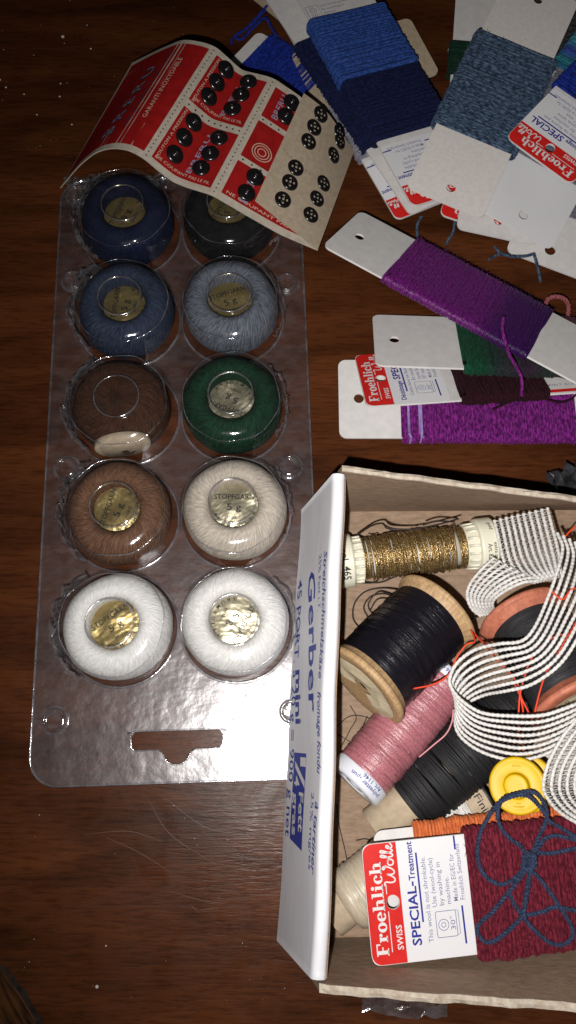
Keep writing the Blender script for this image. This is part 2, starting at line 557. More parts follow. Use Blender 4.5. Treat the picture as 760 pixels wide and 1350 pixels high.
M['net'] = mk('grey_netting', (.16, .15, .14), (.05, .046, .042), .7, .2, scale=(1.2, 1.2, 1.2))
M['navy_cord'] = mk('navy_cord', (.036, .056, .115), (.007, .011, .028), .75, .25, scale=(1.2, .7, .7), src='st', sheen=.3, bump=.6)
M['plastic'] = clear('clear_thermoformed_plastic', milky=.011, rough=.29, gloss=.062, bump=.42, bscale=.10, bdist=1.0)
M['dome'] = clear('clear_plastic_cup', milky=.004, rough=.11, gloss=.045, bump=.35, bscale=.14, bdist=.8, top=.2, tint=(.99, .99, .99))
M['film'] = clear('crumpled_clear_film', milky=.05, rough=.1, gloss=.16, bump=.5, bscale=.3)
M['snap'] = mk('black_lacquered_metal', (.008, .007, .008), rough=.22, spec=.6)
M['steel'] = mk('dull_metal', (.25, .24, .23), rough=.35, metal=.8)
M['card_cream'] = mk('old_cream_card', (.46, .41, .34), (.38, .33, .27), .8, .2, scale=(.4, .4, .4), bump=.2)
M['card_red'] = mk('faded_red_print', (.31, .010, .010), (.23, .008, .008), .6, .1, scale=(.25, .25, .25), bump=.15, bscale=(.6, .6, .6))
M['card_tan'] = mk('tan_card_back', (.40, .33, .245), (.33, .265, .19), .85, .15, scale=(.5, .5, .5), bump=.3)
M['card_dark_ink'] = mk('dark_print', (.03, .022, .05), rough=.6)
M['card_blue_ink'] = mk('pale_blue_print', (.24, .25, .36), rough=.6)
M['card_pale_ink'] = mk('pale_print', (.50, .36, .28), rough=.6)
M['foil_gold'] = mk('gold_foil', (.50, .39, .17), (.38, .29, .12), .35, .5, scale=(.12, .12, .12), metal=.85, bump=1.0, bscale=(.07, .10, .1), bdist=1.5)
M['foil_pale'] = mk('pale_gold_foil', (.60, .55, .40), (.46, .42, .29), .35, .5, scale=(.12, .12, .12), metal=.85, bump=1.0, bscale=(.07, .10, .1), bdist=1.5)

def yarn(name, col, dark, scale=1.1, rough=.85, sheen=.3, ramp=None, spec=.1, contrast=(.38, .6)):
    M[name] = mk(name, col, dark, rough, spec, scale=(scale * 1.5, scale * .55, scale), detail=3, contrast=contrast, bump=.7, bscale=(2.2, 1.1, 1.8), bdist=.3, sheen=sheen, ramp=ramp)
yarn('royal_wool', (.032, .080, .30), (.012, .034, .15))
yarn('navy_wool', (.010, .014, .060), (.004, .006, .026))
yarn('grey_wool', (.26, .26, .30), (.13, .13, .17))
yarn('teal_wool', (.082, .128, .20), (.010, .018, .038), scale=.95, contrast=(.38, .62))
yarn('blue_wool', (.014, .036, .30), (.004, .011, .11))
yarn('magenta_wool', (.22, .022, .22), (.05, .004, .062), scale=.95)
yarn('lavender_wool', (.36, .26, .56), (.24, .16, .42))
yarn('maroon_dark', (.030, .006, .012), (.012, .003, .005))
yarn('burgundy_wool', (.165, .018, .032), (.058, .005, .012), scale=1.1)
yarn('burgundy_light', (.30, .10, .11), (.2, .05, .06))
yarn('orange_wool', (.62, .17, .055), (.42, .09, .03))
yarn('dark_green_wool', (.008, .035, .022), (.004, .016, .01))
yarn('charcoal_wool', (.045, .042, .045), (.012, .011, .012))
yarn('steel_wool', (.16, .165, .20), (.09, .09, .12))
purple_ramp = [(26, (.20, .018, .21)), (66, (.17, .016, .19)), (74, (.06, .009, .11)), (92, (.028, .006, .08))]
yarn('purple_silk', (.17, .02, .24), (.38, .32, .4), rough=.36, sheen=.1, spec=.5, ramp=purple_ramp)
green_ramp = [(32, (.008, .075, .035)), (42, (.007, .055, .028)), (47, (.02, .03, .03)), (58, (.035, .014, .035)), (66, (.02, .035, .03)), (76, (.10, .02, .055)), (92, (.20, .035, .08))]
yarn('variegated_green', (.02, .05, .03), (.5, .48, .5), ramp=green_ramp)
turq_ramp = [(20, (.02, .03, .22)), (27, (.03, .20, .22)), (34, (.04, .04, .30)), (41, (.05, .30, .30)), (48, (.03, .05, .30)), (55, (.05, .32, .28)), (64, (.03, .04, .3)), (72, (.06, .3, .3)), (80, (.02, .04, .3))]
yarn('variegated_turquoise', (.02, .2, .3), (.55, .55, .6), ramp=turq_ramp)

# ------------------------------------------------------------------ the setting
mb = MB()
mb.box((-700, -500, -25), (700, 900, 0))
tag(mb.build('tabletop', M['wood']), 'dark brown polished wooden tabletop with scratches', 'table', kind='structure')
tab = bpy.data.objects['tabletop']
# inlaid border crossing the near left corner, its grain running askew
ia = math.radians(-52)
def flat_turned(name, pts, m, z):
    q = np.array([P(x, y, z) for x, y in pts])
    c_, s_ = math.cos(-ia), math.sin(-ia)
    mb = MB(); mb.add(np.column_stack([q[:, 0] * c_ - q[:, 1] * s_, q[:, 0] * s_ + q[:, 1] * c_, q[:, 2]]), [tuple(range(len(q)))[::-1]], False)
    o = mb.build(name, m, tab); o.rotation_euler = (0, 0, ia)
edge = [(-40, 1236), (-14, 1258), (2, 1272), (14, 1280), (24, 1296), (33, 1304), (43, 1325), (52, 1338), (60, 1356), (84, 1400)]
flat_turned('inlay', edge + [(-60, 1400), (-60, 1236)], M['inlay'], .15)
flat_turned('inlay_line', edge + [(x - 5 - (k % 3) * 1.5, y + 4) for k, (x, y) in enumerate(edge)][::-1], M['inlay_line'], .3)
# scratches in the polish
SCR = [[(395, 1050), (440, 1056), (500, 1075)], [(195, 1053), (225, 1100), (285, 1140)], [(215, 1050), (270, 1090), (320, 1100)],
       [(110, 1100), (170, 1096), (215, 1110)], [(225, 1175), (262, 1186), (300, 1192)], [(262, 1200), (290, 1196)],
       [(140, 1104), (180, 1122), (226, 1150)], [(250, 1192), (262, 1202)]]
for s in SCR:
    mb = MB(); p = pxpath([(x, y, .03) for x, y in s], 6)
    k = np.linspace(0, 1, len(p))
    w = .03 + .07 * np.sin(k * math.pi)
    t = np.gradient(p, axis=0); t /= np.linalg.norm(t, axis=1)[:, None]
    nn = np.column_stack([-t[:, 1], t[:, 0], 0 * t[:, 0]])
    mb.grid(np.stack([p - nn * w[:, None] * .7, p + nn * w[:, None] * .7], 1), sm=False, flip=True)
    mb.build('scratch', M['scratch'], tab)
mb = MB()
for k in range(85):
    if k < 50:
        x, y = rng.uniform(0, 250), rng.uniform(0, 210)
    else:
        x, y = rng.uniform(0, 400), rng.uniform(1050, 1350)
    r = .09 + .2 * rng.random() ** 3
    c0 = P(x, y, r * .6)
    mb.lathe([(r * .02, r * .6), (r * .8, r * .25), (r, 0), (r * .7, -r * .5)], 6)
    mb.v[-1] = mb.v[-1] * np.array([1, rng.uniform(.5, 1), 1]) + c0
for x, y, r in ((83, 48, .85), (80, 110, .4), (79, 127, .45), (95, 164, .4), (49, 151, .4), (115, 33, .3), (0, 105, .6), (8, 115, .5), (32, 124, .4), (120, 64, .45), (128, 1301, .6), (140, 1247, .3)):
    mb.lathe([(r * .02, r * .6), (r * .8, r * .25), (r, 0), (r * .7, -r * .5)], 8)
    mb.v[-1] = mb.v[-1] + P(x, y, r * .5)
tag(mb.build('dust', M['dust']), 'pale dust specks scattered over the dark tabletop', kind='stuff')

# ------------------------------------------------------------------ blister pack with ten cups
PK = np.array([-42.2, 103.5, 0.0]); PA = math.radians(1.85)
PR = np.array([[math.cos(PA), -math.sin(PA), 0], [math.sin(PA), math.cos(PA), 0], [0, 0, 1.0]])
pack = thing('blister_pack', 'clear plastic blister pack with ten round cups and a hang hole', 'blister pack', PK, PR)
PITCH = 42.0
cup_xy = [(sx * 21.2, 13.6 + (2 - r) * PITCH) for r in range(5) for sx in (-1, 1)]
HANG_DY = -4.2
hang = []
for a, b in [(-20, -107.2), (-18.6, -109), (-8.5, -109), (-6, -110.5), (-4.5, -112.8), (-1.5, -114), (1.5, -114), (4.5, -112.8), (6, -110.5), (8.5, -109), (19, -109), (20.4, -107.2), (20.6, -104.5), (19, -102.6), (-18.6, -102.6), (-20, -104.4)]:
    hang.append((a * .8 - .8, b + HANG_DY))
studs = [(-44, -102), (40, -101.6), (-44, -7.4), (42.4, -9.5), (-45, 75), (44, 71), (-45, 117), (44, 117)]
out = rrect(-51.2, -125, 51.2, 125.5, 11, 6)
top = out[:, 1] > 100
mb = MB()
loops = [rrect(-52.6, -124.5, 51.4, 125, 10, 6)] + [circle(x, y, 20.6, 40) for x, y in cup_xy] + [hang] + [circle(x, y, 4.2, 20) for x, y in studs]
slab(mb, loops, .35, .65)
rim = rrect(-52.4, -124.3, 51.2, 124.8, 10, 8)
mb.build('sheet', M['plastic'], pack)
mb = MB(); mb.tube(np.column_stack([rim, np.full(len(rim), .55)]), .42, 6, closed=True)
mb.build('rim', M['film'], pack)
mb = MB(); h2 = smooth([(a, b) for a, b in hang], 3, True)
mb.tube(np.column_stack([h2, np.full(len(h2), .6)]), .33, 6, closed=True)
mb.build('hang_hole_rim', M['film'], pack)
cup_prof = [(21.0, .7), (20.4, 1.0), (20.2, 3), (19.9, 12), (19.7, 16), (19.2, 19.5), (17.8, 22.2), (15.3, 23.9), (12.2, 24.5), (9.6, 24.6), (8.9, 24.7), (8.6, 25.2), (8.1, 25.6), (7.2, 25.7), (4, 25.75), (.02, 25.7)]
for i, (x, y) in enumerate(cup_xy):
    mb = MB()
    ph = rng.uniform(0, 6.28, 4)
    pr = smooth(cup_prof, 3)
    mb.lathe(pr, 72, wob=lambda a, h, ph=ph: .18 * np.sin(3 * a + ph[0]) * (h > 2) + .13 * np.sin(7 * a + ph[1] + h * .3) * (h > 3) + .06 * np.sin(17 * a + ph[2]))
    mb.v = [v * np.array([1, 1, .82]) + np.array([x, y, 0]) for v in mb.v]
    cup = mb.build('cup', M['dome'], pack)
    a = np.linspace(0, 2 * math.pi, 48, endpoint=False)
    mb = MB()
    mb.tube(np.column_stack([x + 8.35 * np.cos(a), y + 8.35 * np.sin(a), 20.85 + .12 * np.sin(3 * a + ph[0])]), .34, 6, closed=True)
    mb.build('moulded_ring', M['film'], cup)
    mb = MB()
    rr = 20.75 + .15 * np.sin(3 * a + ph[1])
    mb.tube(np.column_stack([x + rr * np.cos(a), y + rr * np.sin(a), np.full(48, .95)]), .5, 6, closed=True)
    rr = 18.2 + .3 * np.sin(3 * a + ph[1]) + .2 * np.sin(8 * a + ph[3])
    mb.tube(np.column_stack([x + rr * np.cos(a), y + rr * np.sin(a), 17.7 + .4 * np.sin(2 * a + ph[2]) + .2 * np.sin(7 * a)]), .08 + .16 * (.5 + .5 * np.sin(2 * a + ph[0])), 6, closed=True)
    mb.build('rim', M['film'], cup)
for x, y in studs:
    mb = MB()
    mb.lathe(smooth([(5.4, .7), (4.6, .8), (4.2, 1.2), (4.0, 2.8), (3.7, 3.2), (3.2, 3.2), (3.0, 2.4), (2.6, 2.2), (.02, 2.2)], 3), 28)
    mb.v = [v + np.array([x, y, 0]) for v in mb.v]
    mb.build('nesting_stud', M['film'], pack)

def crumple(path, width, zj, seed, n_across=5):
    r_ = np.random.default_rng(seed)
    p = np.asarray(path, float)
    n = len(p)
    G = np.zeros((n, n_across, 3))
    t = np.gradient(p, axis=0); t /= np.linalg.norm(t, axis=1)[:, None]
    nn = np.column_stack([-t[:, 1], t[:, 0], 0 * t[:, 0]])
    for j in range(n_across):
        k = j / (n_across - 1) - .5
        G[:, j] = p + nn * (k * width * (0.6 + .8 * r_.random(n)))[:, None]
        G[:, j, 2] += zj * r_.random(n)
    return G
tfi = 0
for i, (x, y) in enumerate(cup_xy):
    side = -1 if x < 0 else 1
    for rep in range(2 if side < 0 else 1):
        a = np.radians(np.linspace(120, 235, 26)) if side < 0 else np.radians(np.linspace(-40, 50, 20))
        rr = 21.3 + .35 * rng.standard_normal(len(a)) + rep * .5
        pth = np.column_stack([x + rr * np.cos(a), y + rr * np.sin(a), 6 + 5 * rng.random(len(a)) + rep * 3])
        mb = MB(); mb.grid(crumple(pth, 1.7 if side < 0 else 1.0, 4.0 if side < 0 else 2.5, 40 + i + 100 * rep), sm=False)
        mb.build('torn_film', M['film'], pack)
pth = np.column_stack([np.linspace(-50, 30, 60), 123.6 + .8 * rng.standard_normal(60), np.full(60, 1.0)])
mb = MB(); mb.grid(crumple(pth, 4.0, 3.5, 5), sm=False); mb.build('torn_film', M['film'], pack)
pth = np.column_stack([np.linspace(-40, -5, 30), 109 + 8 * np.linspace(0, 1, 30) ** 2 + .7 * rng.standard_normal(30), np.full(30, 8.0)])
mb = MB(); mb.grid(crumple(pth, 3.0, 5, 6), sm=False); mb.build('torn_film', M['film'], pack)

# yarn balls sitting in the cups
def ball_mesh(seed, hollow=True):
    r_ = np.random.default_rng(seed)
    if hollow:
        prof = [(8.7, 13.0), (8.9, 18.8), (9.8, 21.8), (11.6, 23.4), (13.6, 23.2), (16.0, 21.3), (18.0, 17.8), (19.2, 13.6), (19.6, 9.5), (19.2, 5.8), (17.6, 2.8), (14, 1.2), (8, .9)]
    else:
        prof = [(.05, 23.2), (3, 23.2), (7, 22.9), (11, 22.0), (14.5, 20.3), (17.2, 17.4), (18.8, 13.5), (19.1, 9.5), (18.2, 5.5), (16, 2.6), (12, 1.2), (7, .9)]
    pr = smooth(prof, 4)
    nh, na = len(pr), 300
    a = np.linspace(0, 2 * math.pi, na, endpoint=False)
    w = np.linspace(0, 1, nh)
    tw = a[None] + (.9 if hollow else 1.8) * w[:, None]
    tw2 = a[None] - .7 * w[:, None]
    d = np.zeros((nh, na))
    for k in range(14):
        f = r_.integers(70, 145)
        d += np.sin(f * (tw if k % 3 else tw2) + r_.uniform(0, 6.28)) * r_.uniform(.4, 1)
    d *= .032
    d += .25 * np.sin(2 * a[None] + r_.uniform(0, 6) + 2 * w[:, None]) + .12 * np.sin(5 * a[None] + r_.uniform(0, 6) - 3 * w[:, None])
    r = pr[:, 0][:, None] + d * (.3 + .7 * np.clip(pr[:, 0] / 18, 0, 1))[:, None]
    h = pr[:, 1][:, None] + d * .6
    G = np.stack([.975 * r * np.cos(a), .975 * r * np.sin(a), h], -1)
    K = 46.0
    att = np.stack([np.cos(tw) * K, np.sin(tw) * K, np.broadcast_to(w[:, None] * 11.0, tw.shape) + 7 * seed], -1)
    mb = MB(); mb.grid(G, closed_v=True, att=att, flip=True)
    return mb

BALLS = [
    ('midnight', (.006, .011, .042), (.002, .004, .016), 'foil_gold', 70, 'midnight blue darning yarn ball in the top left cup, gold label'),
    ('black', (.006, .006, .008), (.003, .003, .0035), 'foil_gold', 60, 'black darning yarn ball half hidden under the red snap fastener card'),
    ('slate', (.036, .050, .092), (.013, .019, .04), 'foil_gold', 85, 'slate blue darning yarn ball below the midnight blue one'),
    ('steel_blue', (.16, .178, .215), (.065, .075, .10), 'foil_gold', 20, 'light grey blue darning yarn ball above the bottle green one'),
    ('brown', (.070, .028, .013), (.026, .010, .005), None, 0, 'dark brown darning yarn ball lying turned, its beige core end showing'),
    ('green', (.006, .042, .020), (.002, .015, .007), 'foil_pale', 160, 'bottle green darning yarn ball with a gold label'),
    ('tan', (.19, .098, .058), (.105, .050, .028), 'foil_gold', 75, 'reddish tan brown darning yarn ball with a half peeled gold label'),
    ('cream', (.60, .535, .46), (.50, .44, .37), 'foil_pale', 0, 'cream beige darning yarn ball with a shiny silver gold label'),
    ('white_cool', (.86, .855, .84), (.92, .91, .90), 'foil_gold', 35, 'white darning yarn ball in the bottom left cup, dull gold label'),
    ('white_warm', (.88, .87, .845), (.93, .92, .90), 'foil_pale', 245, 'white darning yarn ball in the bottom right cup beside the box'),
]
bm_hollow = [None, None, None]
for i, ((x, y), (nm, c1, c2, foil, lrot, lab)) in enumerate(zip(cup_xy, BALLS)):
    w0 = PK + PR @ np.array([x + rng.uniform(-.5, .5), y + rng.uniform(-.2, .7), 0])
    m = ball_mat(nm + '_darning_yarn', c1, c2)
    root = thing('yarn_ball', lab, 'yarn ball', w0, group='darning yarn balls in the blister pack')
    root.rotation_euler = (0, 0, rng.uniform(0, 6.28) if foil else 0)
    root.scale = (1, 1, .82)
    rz = root.rotation_euler[2]
    if foil:
        ball_mesh(i + 1).build('wound_yarn', m, root)
        dm = MB()
        pr = smooth([(.02, 16.6), (3, 16.65), (6, 16.5), (8, 16.3), (9.3, 16.1)], 3)
        dm.lathe(pr, 48, wob=lambda a, h: .12 * np.sin(9 * a) * (h < 16.3))
        dm.v[-1][:, 2] += .25 * np.sin(dm.v[-1][:, 0] * .5 + i) + .15 * np.sin(dm.v[-1][:, 1] * .6 + i * 2)
        disc = dm.build('foil_label', M[foil], root)
        tm = MB()
        la = math.radians(lrot) - rz
        def onlab(a, b, la=la, i=i):
            a = np.asarray(a, float); b = np.asarray(b, float)
            X = a * math.cos(la) - b * math.sin(la); Y = a * math.sin(la) + b * math.cos(la)
            Z = 16.95 - .0075 * (X ** 2 + Y ** 2) + .25 * np.sin(X * .5 + i) + .15 * np.sin(Y * .6 + i * 2)
            return np.column_stack([X, Y, Z])
        text(tm, 'STOPFGARN', onlab, -7.4, 7.4, 2.6, 2.0, .008)
        text(tm, '5 g', onlab, -2.6, 2.6, -1.6, 2.5, .008)
        text(tm, 'mako', onlab, -2.4, 2.4, -4.8, 1.5, .008)
        for k, ch in enumerate('BAUMWOLLE'):
            an = math.radians(205 + k * 17)
            def rimfn(a, b, an=an):
                a = np.asarray(a, float); b = np.asarray(b, float)
                return onlab(8.2 * math.cos(an) - a * math.sin(an) * 1 - b * math.cos(an), 8.2 * math.sin(an) + a * math.cos(an) - b * math.sin(an))
            text(tm, ch, rimfn, -.6, .6, 0, 1.3, .01)
        tm.build('lettering', M['black_ink'], disc)
    else:
        ball_mesh(i + 1, False).build('wound_yarn', m, root)
        cm = MB()
        cm.lathe([(.02, 1.2), (4.5, 1.25), (5.0, 1.0), (8.6, .9), (9.2, .4), (9.2, -1.5), (8, -2)], 36)
        th = math.radians(84)
        R = np.array([[1, 0, 0], [0, math.cos(th), -math.sin(th)], [0, math.sin(th), math.cos(th)]])
        R2 = np.array([[math.cos(.15), -math.sin(.15), 0], [math.sin(.15), math.cos(.15), 0], [0, 0, 1]])
        cm.v = [(v * np.array([1.15, .95, 1.2])) @ R.T @ R2.T + np.array([2.0, -16.8, 14.6]) for v in cm.v]
        cm.build('core_end', M['card_tan'], root)
        lm = MB()
        for k in range(22):
            a = rng.uniform(0, 6.28); rr = rng.uniform(7, 16)
            pts = [(rr * math.cos(a + t) * (1 + .1 * math.sin(3 * t)), rr * math.sin(a + t) * .9 + 1, 23.4 - .02 * rr * rr * .7 + .4) for t in np.linspace(0, rng.uniform(.8, 2.2), 8)]
            lm.tube(smooth(pts, 4), .16, 5)
        lm.build('loose_strands', m, root)

# ------------------------------------------------------------------ thread cards
CW = 17.0
CL = 128.0
def winding_mesh(x0, x1, pitch=.9, r=.55, layers=2, seed=0, half=CW - .35, th=1.1, slant=.0, jit=.25, bulge=.0):
    r_ = np.random.default_rng(seed)
    mb = MB()
    # the wound core
    rr = th + r * .6
    def section(extra):
        pts = []
        h = half + extra
        for k in np.linspace(-1, 1, 7): pts.append((h * k, rr + extra))
        for k in (60, 20, -20, -60): pts.append((h + rr * math.cos(math.radians(k)) * .8, (rr + extra) * math.sin(math.radians(k))))
        for k in np.linspace(1, -1, 7): pts.append((h * k, -rr - extra))
        for k in (240, 200, 160, 120): pts.append((-h + rr * math.cos(math.radians(k)) * .8, (rr + extra) * math.sin(math.radians(k))))
        return np.array(pts)
    sec = section(-.3)
    xs = np.linspace(x0 + .3, x1 - .3, 6)
    G = np.stack([np.column_stack([np.full(len(sec), x), sec]) for x in xs], 0)
    mb.grid(G, closed_v=True)
    o = mb.n - len(xs) * len(sec)
    for ly in range(layers):
        n = max(2, int((x1 - x0) / pitch))
        sec = section(ly * r * .7)
        ns = len(sec)
        T = np.arange(n * ns)
        turn = T / ns
        jt = np.repeat(r_.normal(0, jit * pitch, n), ns)
        jz = np.repeat(np.abs(r_.normal(0, r * .35, n)), ns)
        x = x0 + (turn + .5) * (x1 - x0) / (n + .5) + jt + slant * (sec[T % ns][:, 0] / half) * (1 if ly % 2 == 0 else -1)
        x = np.clip(x, x0 + r * .4, x1 - r * .4)
        yz = sec[T % ns].copy()
        sgn = np.sign(yz[:, 1])
        yz[:, 1] += sgn * jz + r_.normal(0, r * .1, len(T))
        yz[:, 0] *= 1 + .012 * np.repeat(r_.normal(0, 1, n), ns) + bulge
        p = np.column_stack([x, yz])
        mb.tube(p, r, 5)
    return mb

def fuzz_mesh(x0, x1, half, z, n, seed, l=2.0):
    r_ = np.random.default_rng(seed)
    mb = MB()
    for k in range(n):
        e = r_.random()
        y = r_.uniform(-half, half) if e < .55 else (half if e < .78 else -half) + r_.uniform(-.5, .5)
        p = np.array([r_.uniform(x0, x1), y, z if e < .55 else z * .5])
        d = r_.normal(0, 1, 3); d[2] = abs(d[2]) * .6
        if e >= .55: d[1] = abs(d[1]) * np.sign(y)
        d *= l / np.linalg.norm(d) * r_.uniform(.4, 1)
        q = p + d * .5 + r_.normal(0, .2, 3)
        mb.tube(smooth([p, q, p + d], 3), .045, 3, caps=False)
    return mb

def label_print(root, board, lang='en'):
    """red band, lettering and care sign on the face of a card: read across the card, top towards its end"""
    def fn(a, b):          # a along +y, b towards -x
        a = np.asarray(a, float); b = np.asarray(b, float)
        return np.column_stack([-b, a, np.full(a.shape, .50)])
    def fn2(a, b):
        r = fn(a, b); r[:, 2] = .56
        return r
    # white coated label area with the red end band over it
    mb = MB()
    v, f = fill2d([rrect(.15, -CW + .15, 32, CW - .15, 2.2)[:], circle(8, 0, 2.05, 20)])
    mb.add(np.column_stack([v, np.full(len(v), .45)]), f, False)
    mb.build('printed_face', M['gloss'], board)
    mb = MB()
    lp = [(10.6, -CW + .15), (10.6, CW - .15)] + [tuple(q) for q in rrect(.15, -CW + .15, 30, CW - .15, 2.9) if q[0] < 4]
    v, f = fill2d([lp, circle(8, 0, 2.05, 20)])
    mb.add(np.column_stack([v, np.full(len(v), .485)]), f, False)
    mb.build('red_band', M['red'], board)
    mb = MB()
    slab_serif(mb, fn2, 'Froehlich', -14.4, 11.8, -5.35, 3.7)
    script_word(mb, fn2, 4.6, 16.4, -9.3, 3.6, .42)
    rect2(mb, fn2, -13.6, -6.45, -2.4, -6.2)
    rect2(mb, fn2, 2.4, -6.45, 5.2, -6.2)
    text(mb, 'SWISS', fn2, -13.2, -6.4, -9.8, 1.75, .018)
    mb.build('white_lettering', M['white_ink'], board)
    mb = MB()
    if lang == 'en':
        text(mb, 'SPECIAL-', fn2, -12.6, 5.2, -15.4, 2.75, .022)
        text(mb, 'Treatment', fn2, 5.5, 16.5, -15.4, 1.9, .02)
        rect2(mb, fn2, -6.4, -16.75, 13.2, -16.2)
    else:
        text(mb, 'D\u00e9catissage', fn2, -14.6, -2.6, -15.6, 1.9, .02)
        text(mb, 'SPECIAL', fn2, -1.5, 15, -15.6, 2.75, .022)
        rect2(mb, fn2, -9.5, -17.0, 13.2, -16.4)
    rect2(mb, fn2, 12.9, -29.0, 16.9, -28.45)
    rect2(mb, fn2, -13.6, -29.1, -3.0, -28.55)
    mb.build('blue_lettering', M['ink'], board)
    mb = MB()
    rows = (('This wool is not shrinkable.', -12.2, 11.8, -19.0), ('Use (wool-cycle)', -2.6, 11.2, -21.2), ('by washing in', -2.4, 9.8, -23.4), ('machine.', -2.2, 5.4, -25.6), ('Made in EG/EC for', -1.6, 11.8, -27.9), ('Froehlich Switzerland', -1.4, 14.4, -30.0)) if lang == 'en' else \
        (('Cette laine ne feutre pas.', -12.2, 11.8, -19.0), ('En machine', -2.6, 8.2, -21.2), ('cycle laine', -2.4, 7.8, -23.4), ('30\u00b0 max.', -2.2, 5.4, -25.6), ('Made in EG/EC for', -1.6, 11.8, -27.9), ('Froehlich Switzerland', -1.4, 14.4, -30.0))
    for t_, a0, a1, b in rows:
        text(mb, t_, fn2, a0, a1, b, 1.45, .002)
    # care sign
    stroke2(mb, fn2, rrect(-11.2, -26.6, -4.0, -20.4, .5, 3), .2, True)
    stroke2(mb, fn2, np.array([(-11.0, -26.6), (-10.6, -27.4), (-4.2, -27.4), (-4.0, -26.6)]), .18)
    stroke2(mb, fn2, circle(-7.8, -22.6, 1.55), .2, True)
    stroke2(mb, fn2, circle(-7.8, -22.6, .65), .2, True)
    text(mb, '30\u00b0', fn2, -9.4, -5.6, -26.2, 1.5, .0)
    mb.build('small_print', M['ink_grey'], board)

def care_sign(board, x):
    def fn(a, b):
        a = np.asarray(a, float); b = np.asarray(b, float)
        return np.column_stack([x + b, -a, np.full(a.shape, .50)])
    mb = MB()
    stroke2(mb, fn, rrect(-16, 1, -10, 8, .5, 3), .22, True)
    stroke2(mb, fn, circle(-13, 5.4, 1.6), .22, True)
    stroke2(mb, fn, circle(-13, 5.4, .7), .22, True)
    text(mb, '30\u00b0', fn, -15, -11, 1.6, 1.5)
    for k, (w_, a1) in enumerate((('Use (wool-cycle)', 4), ('by washing in', 2), ('machine.', -3))):
        text(mb, w_, fn, -9, a1, 6.5 - 2.2 * k, 1.4)
    mb.build('small_print', M['ink_grey'], board)

def thread_card(par, label, wind, front=None, far_sign=False, far_stripe=False, board='board', length=CL, notch=True, name='thread_card', hole=True, group='yarn cards', fuzz=0, far_label=False, hole_r=2.0):
    o, R = pose(par)
    root = thing(name, label, 'yarn card', o, R, group)
    mb = MB()
    loops = [rrect(0, -CW, length, CW, 3.0)]
    if hole:
        loops += [circle(8, 0, hole_r, 20), circle(length - 8, 0, hole_r, 20)]
    slab(mb, loops, -.4, .4)
    bd = mb.build('board', M[board], root)
    if front:
        label_print(root, bd, front)
    if far_sign:
        care_sign(bd, max(w[1] for w in wind) + 1.5)
    if far_stripe:
        mb = MB(); mb.add([(70, -16.4, .46), (94, -16.4, .46), (94, -14.6, .46), (70, -14.6, .46)], [(0, 1, 2, 3)], False)
        mb.build('red_stripe', M['red'], bd)
        mb = MB()
        text(mb, 'WEIT AUSTTUBELER', lambda a, b: np.column_stack([a, b, np.full(np.shape(a), .46)]), 70, 92, -12.4, 1.2)
        mb.build('small_print', M['ink_grey'], bd)
    for k, wd in enumerate(wind):
        x0, x1, mat_, kw = wd
        kw = dict(kw)
        nm = kw.pop('name', 'wound_yarn')
        winding_mesh(x0, x1, seed=k + int(abs(par[0]) * 10), **kw).build(nm, M[mat_], root)
    if fuzz and wind:
        x0, x1, mat_, kw = wind[0]
        fuzz_mesh(min(w[0] for w in wind), max(w[1] for w in wind), CW + .6, 2.4, fuzz, 3).build('loose_fibres', M[mat_], root)
    return root

wool = dict(pitch=.95, r=.56, layers=2)
silk = dict(pitch=.50, r=.30, layers=2, jit=.5, slant=1.5)
# lower right of the pack: four cards fanned one over another
thread_card((20.1, 123.3, 2.6, -.004, .004, -.03), 'white card of bright purple wool, lowest of the fan of cards, flat on the table', [(24.3, 92.5, 'magenta_wool', wool), (26.2, 27.9, 'lavender_wool', dict(pitch=.9, r=.5, layers=1, th=2.3, half=CW - .9, name='lavender_strand')), (31.0, 32.6, 'lavender_wool', dict(pitch=.9, r=.5, layers=1, th=2.3, half=CW - .9, name='lavender_strand'))], fuzz=400)
thread_card((28.1, 127.8, 9.6, .079, -.009, -.51), 'printed card of blackish maroon yarn with red label band, over bright purple wool', [(35.5, 69, 'maroon_dark', dict(pitch=1.15, r=.5, layers=2, jit=.3, slant=.8))], front='fr', far_stripe=True, fuzz=60)
thread_card((33.5, 143.6, 13.2, -.041, .007, -.475), 'white card of green wool fading to pink, tucked under the shiny purple thread card', [(32.7, 92, 'variegated_green', wool)], fuzz=300)
thread_card((21.5, 189.0, 20.0, -.560, .001, -.43), 'white card of shiny purple thread turning indigo, topmost of the fan of cards', [(26.5, 88, 'purple_silk', silk)], fuzz=300)
# upper right heap, from the bottom up
thread_card((61.4, 211.6, 3.5, 2.004, 0, 0), 'printed card of fuzzy grey wool at the left edge of the heap of blue cards', [(33, 98, 'grey_wool', wool)], front='en', fuzz=700, length=140)
thread_card((66.2, 212.7, 6.6, 2.06, .0, 0), 'plain white card of navy wool between the grey wool and the royal blue wool', [(36, 100, 'navy_wool', dict(pitch=.95, r=.56, layers=2, th=1.6))], fuzz=150, length=140)
thread_card((66.6, 210.3, 11.8, 1.978, .0, .10), 'printed card wound half with royal blue wool and half with navy wool', [(33.5, 67, 'navy_wool', dict(pitch=.95, r=.58, layers=2, th=1.6)), (67, 103, 'royal_wool', dict(pitch=1.35, r=.75, layers=2, th=1.8))], front='en', fuzz=500, length=140, far_sign=True)
thread_card((107.0, 183.5, 2.4, 1.15, 0, 0), 'white card with grey wool and an open round hole, lowest card beside the purple thread', [(26, 88, 'steel_wool', wool)], hole_r=2.3)
thread_card((86.9, 195.0, 5.6, 1.36, 0, .05), 'white card whose round hole shows red, partly under the denim blue card', [(30, 88, 'charcoal_wool', wool)])
rc = P(579, 283, 4.0)
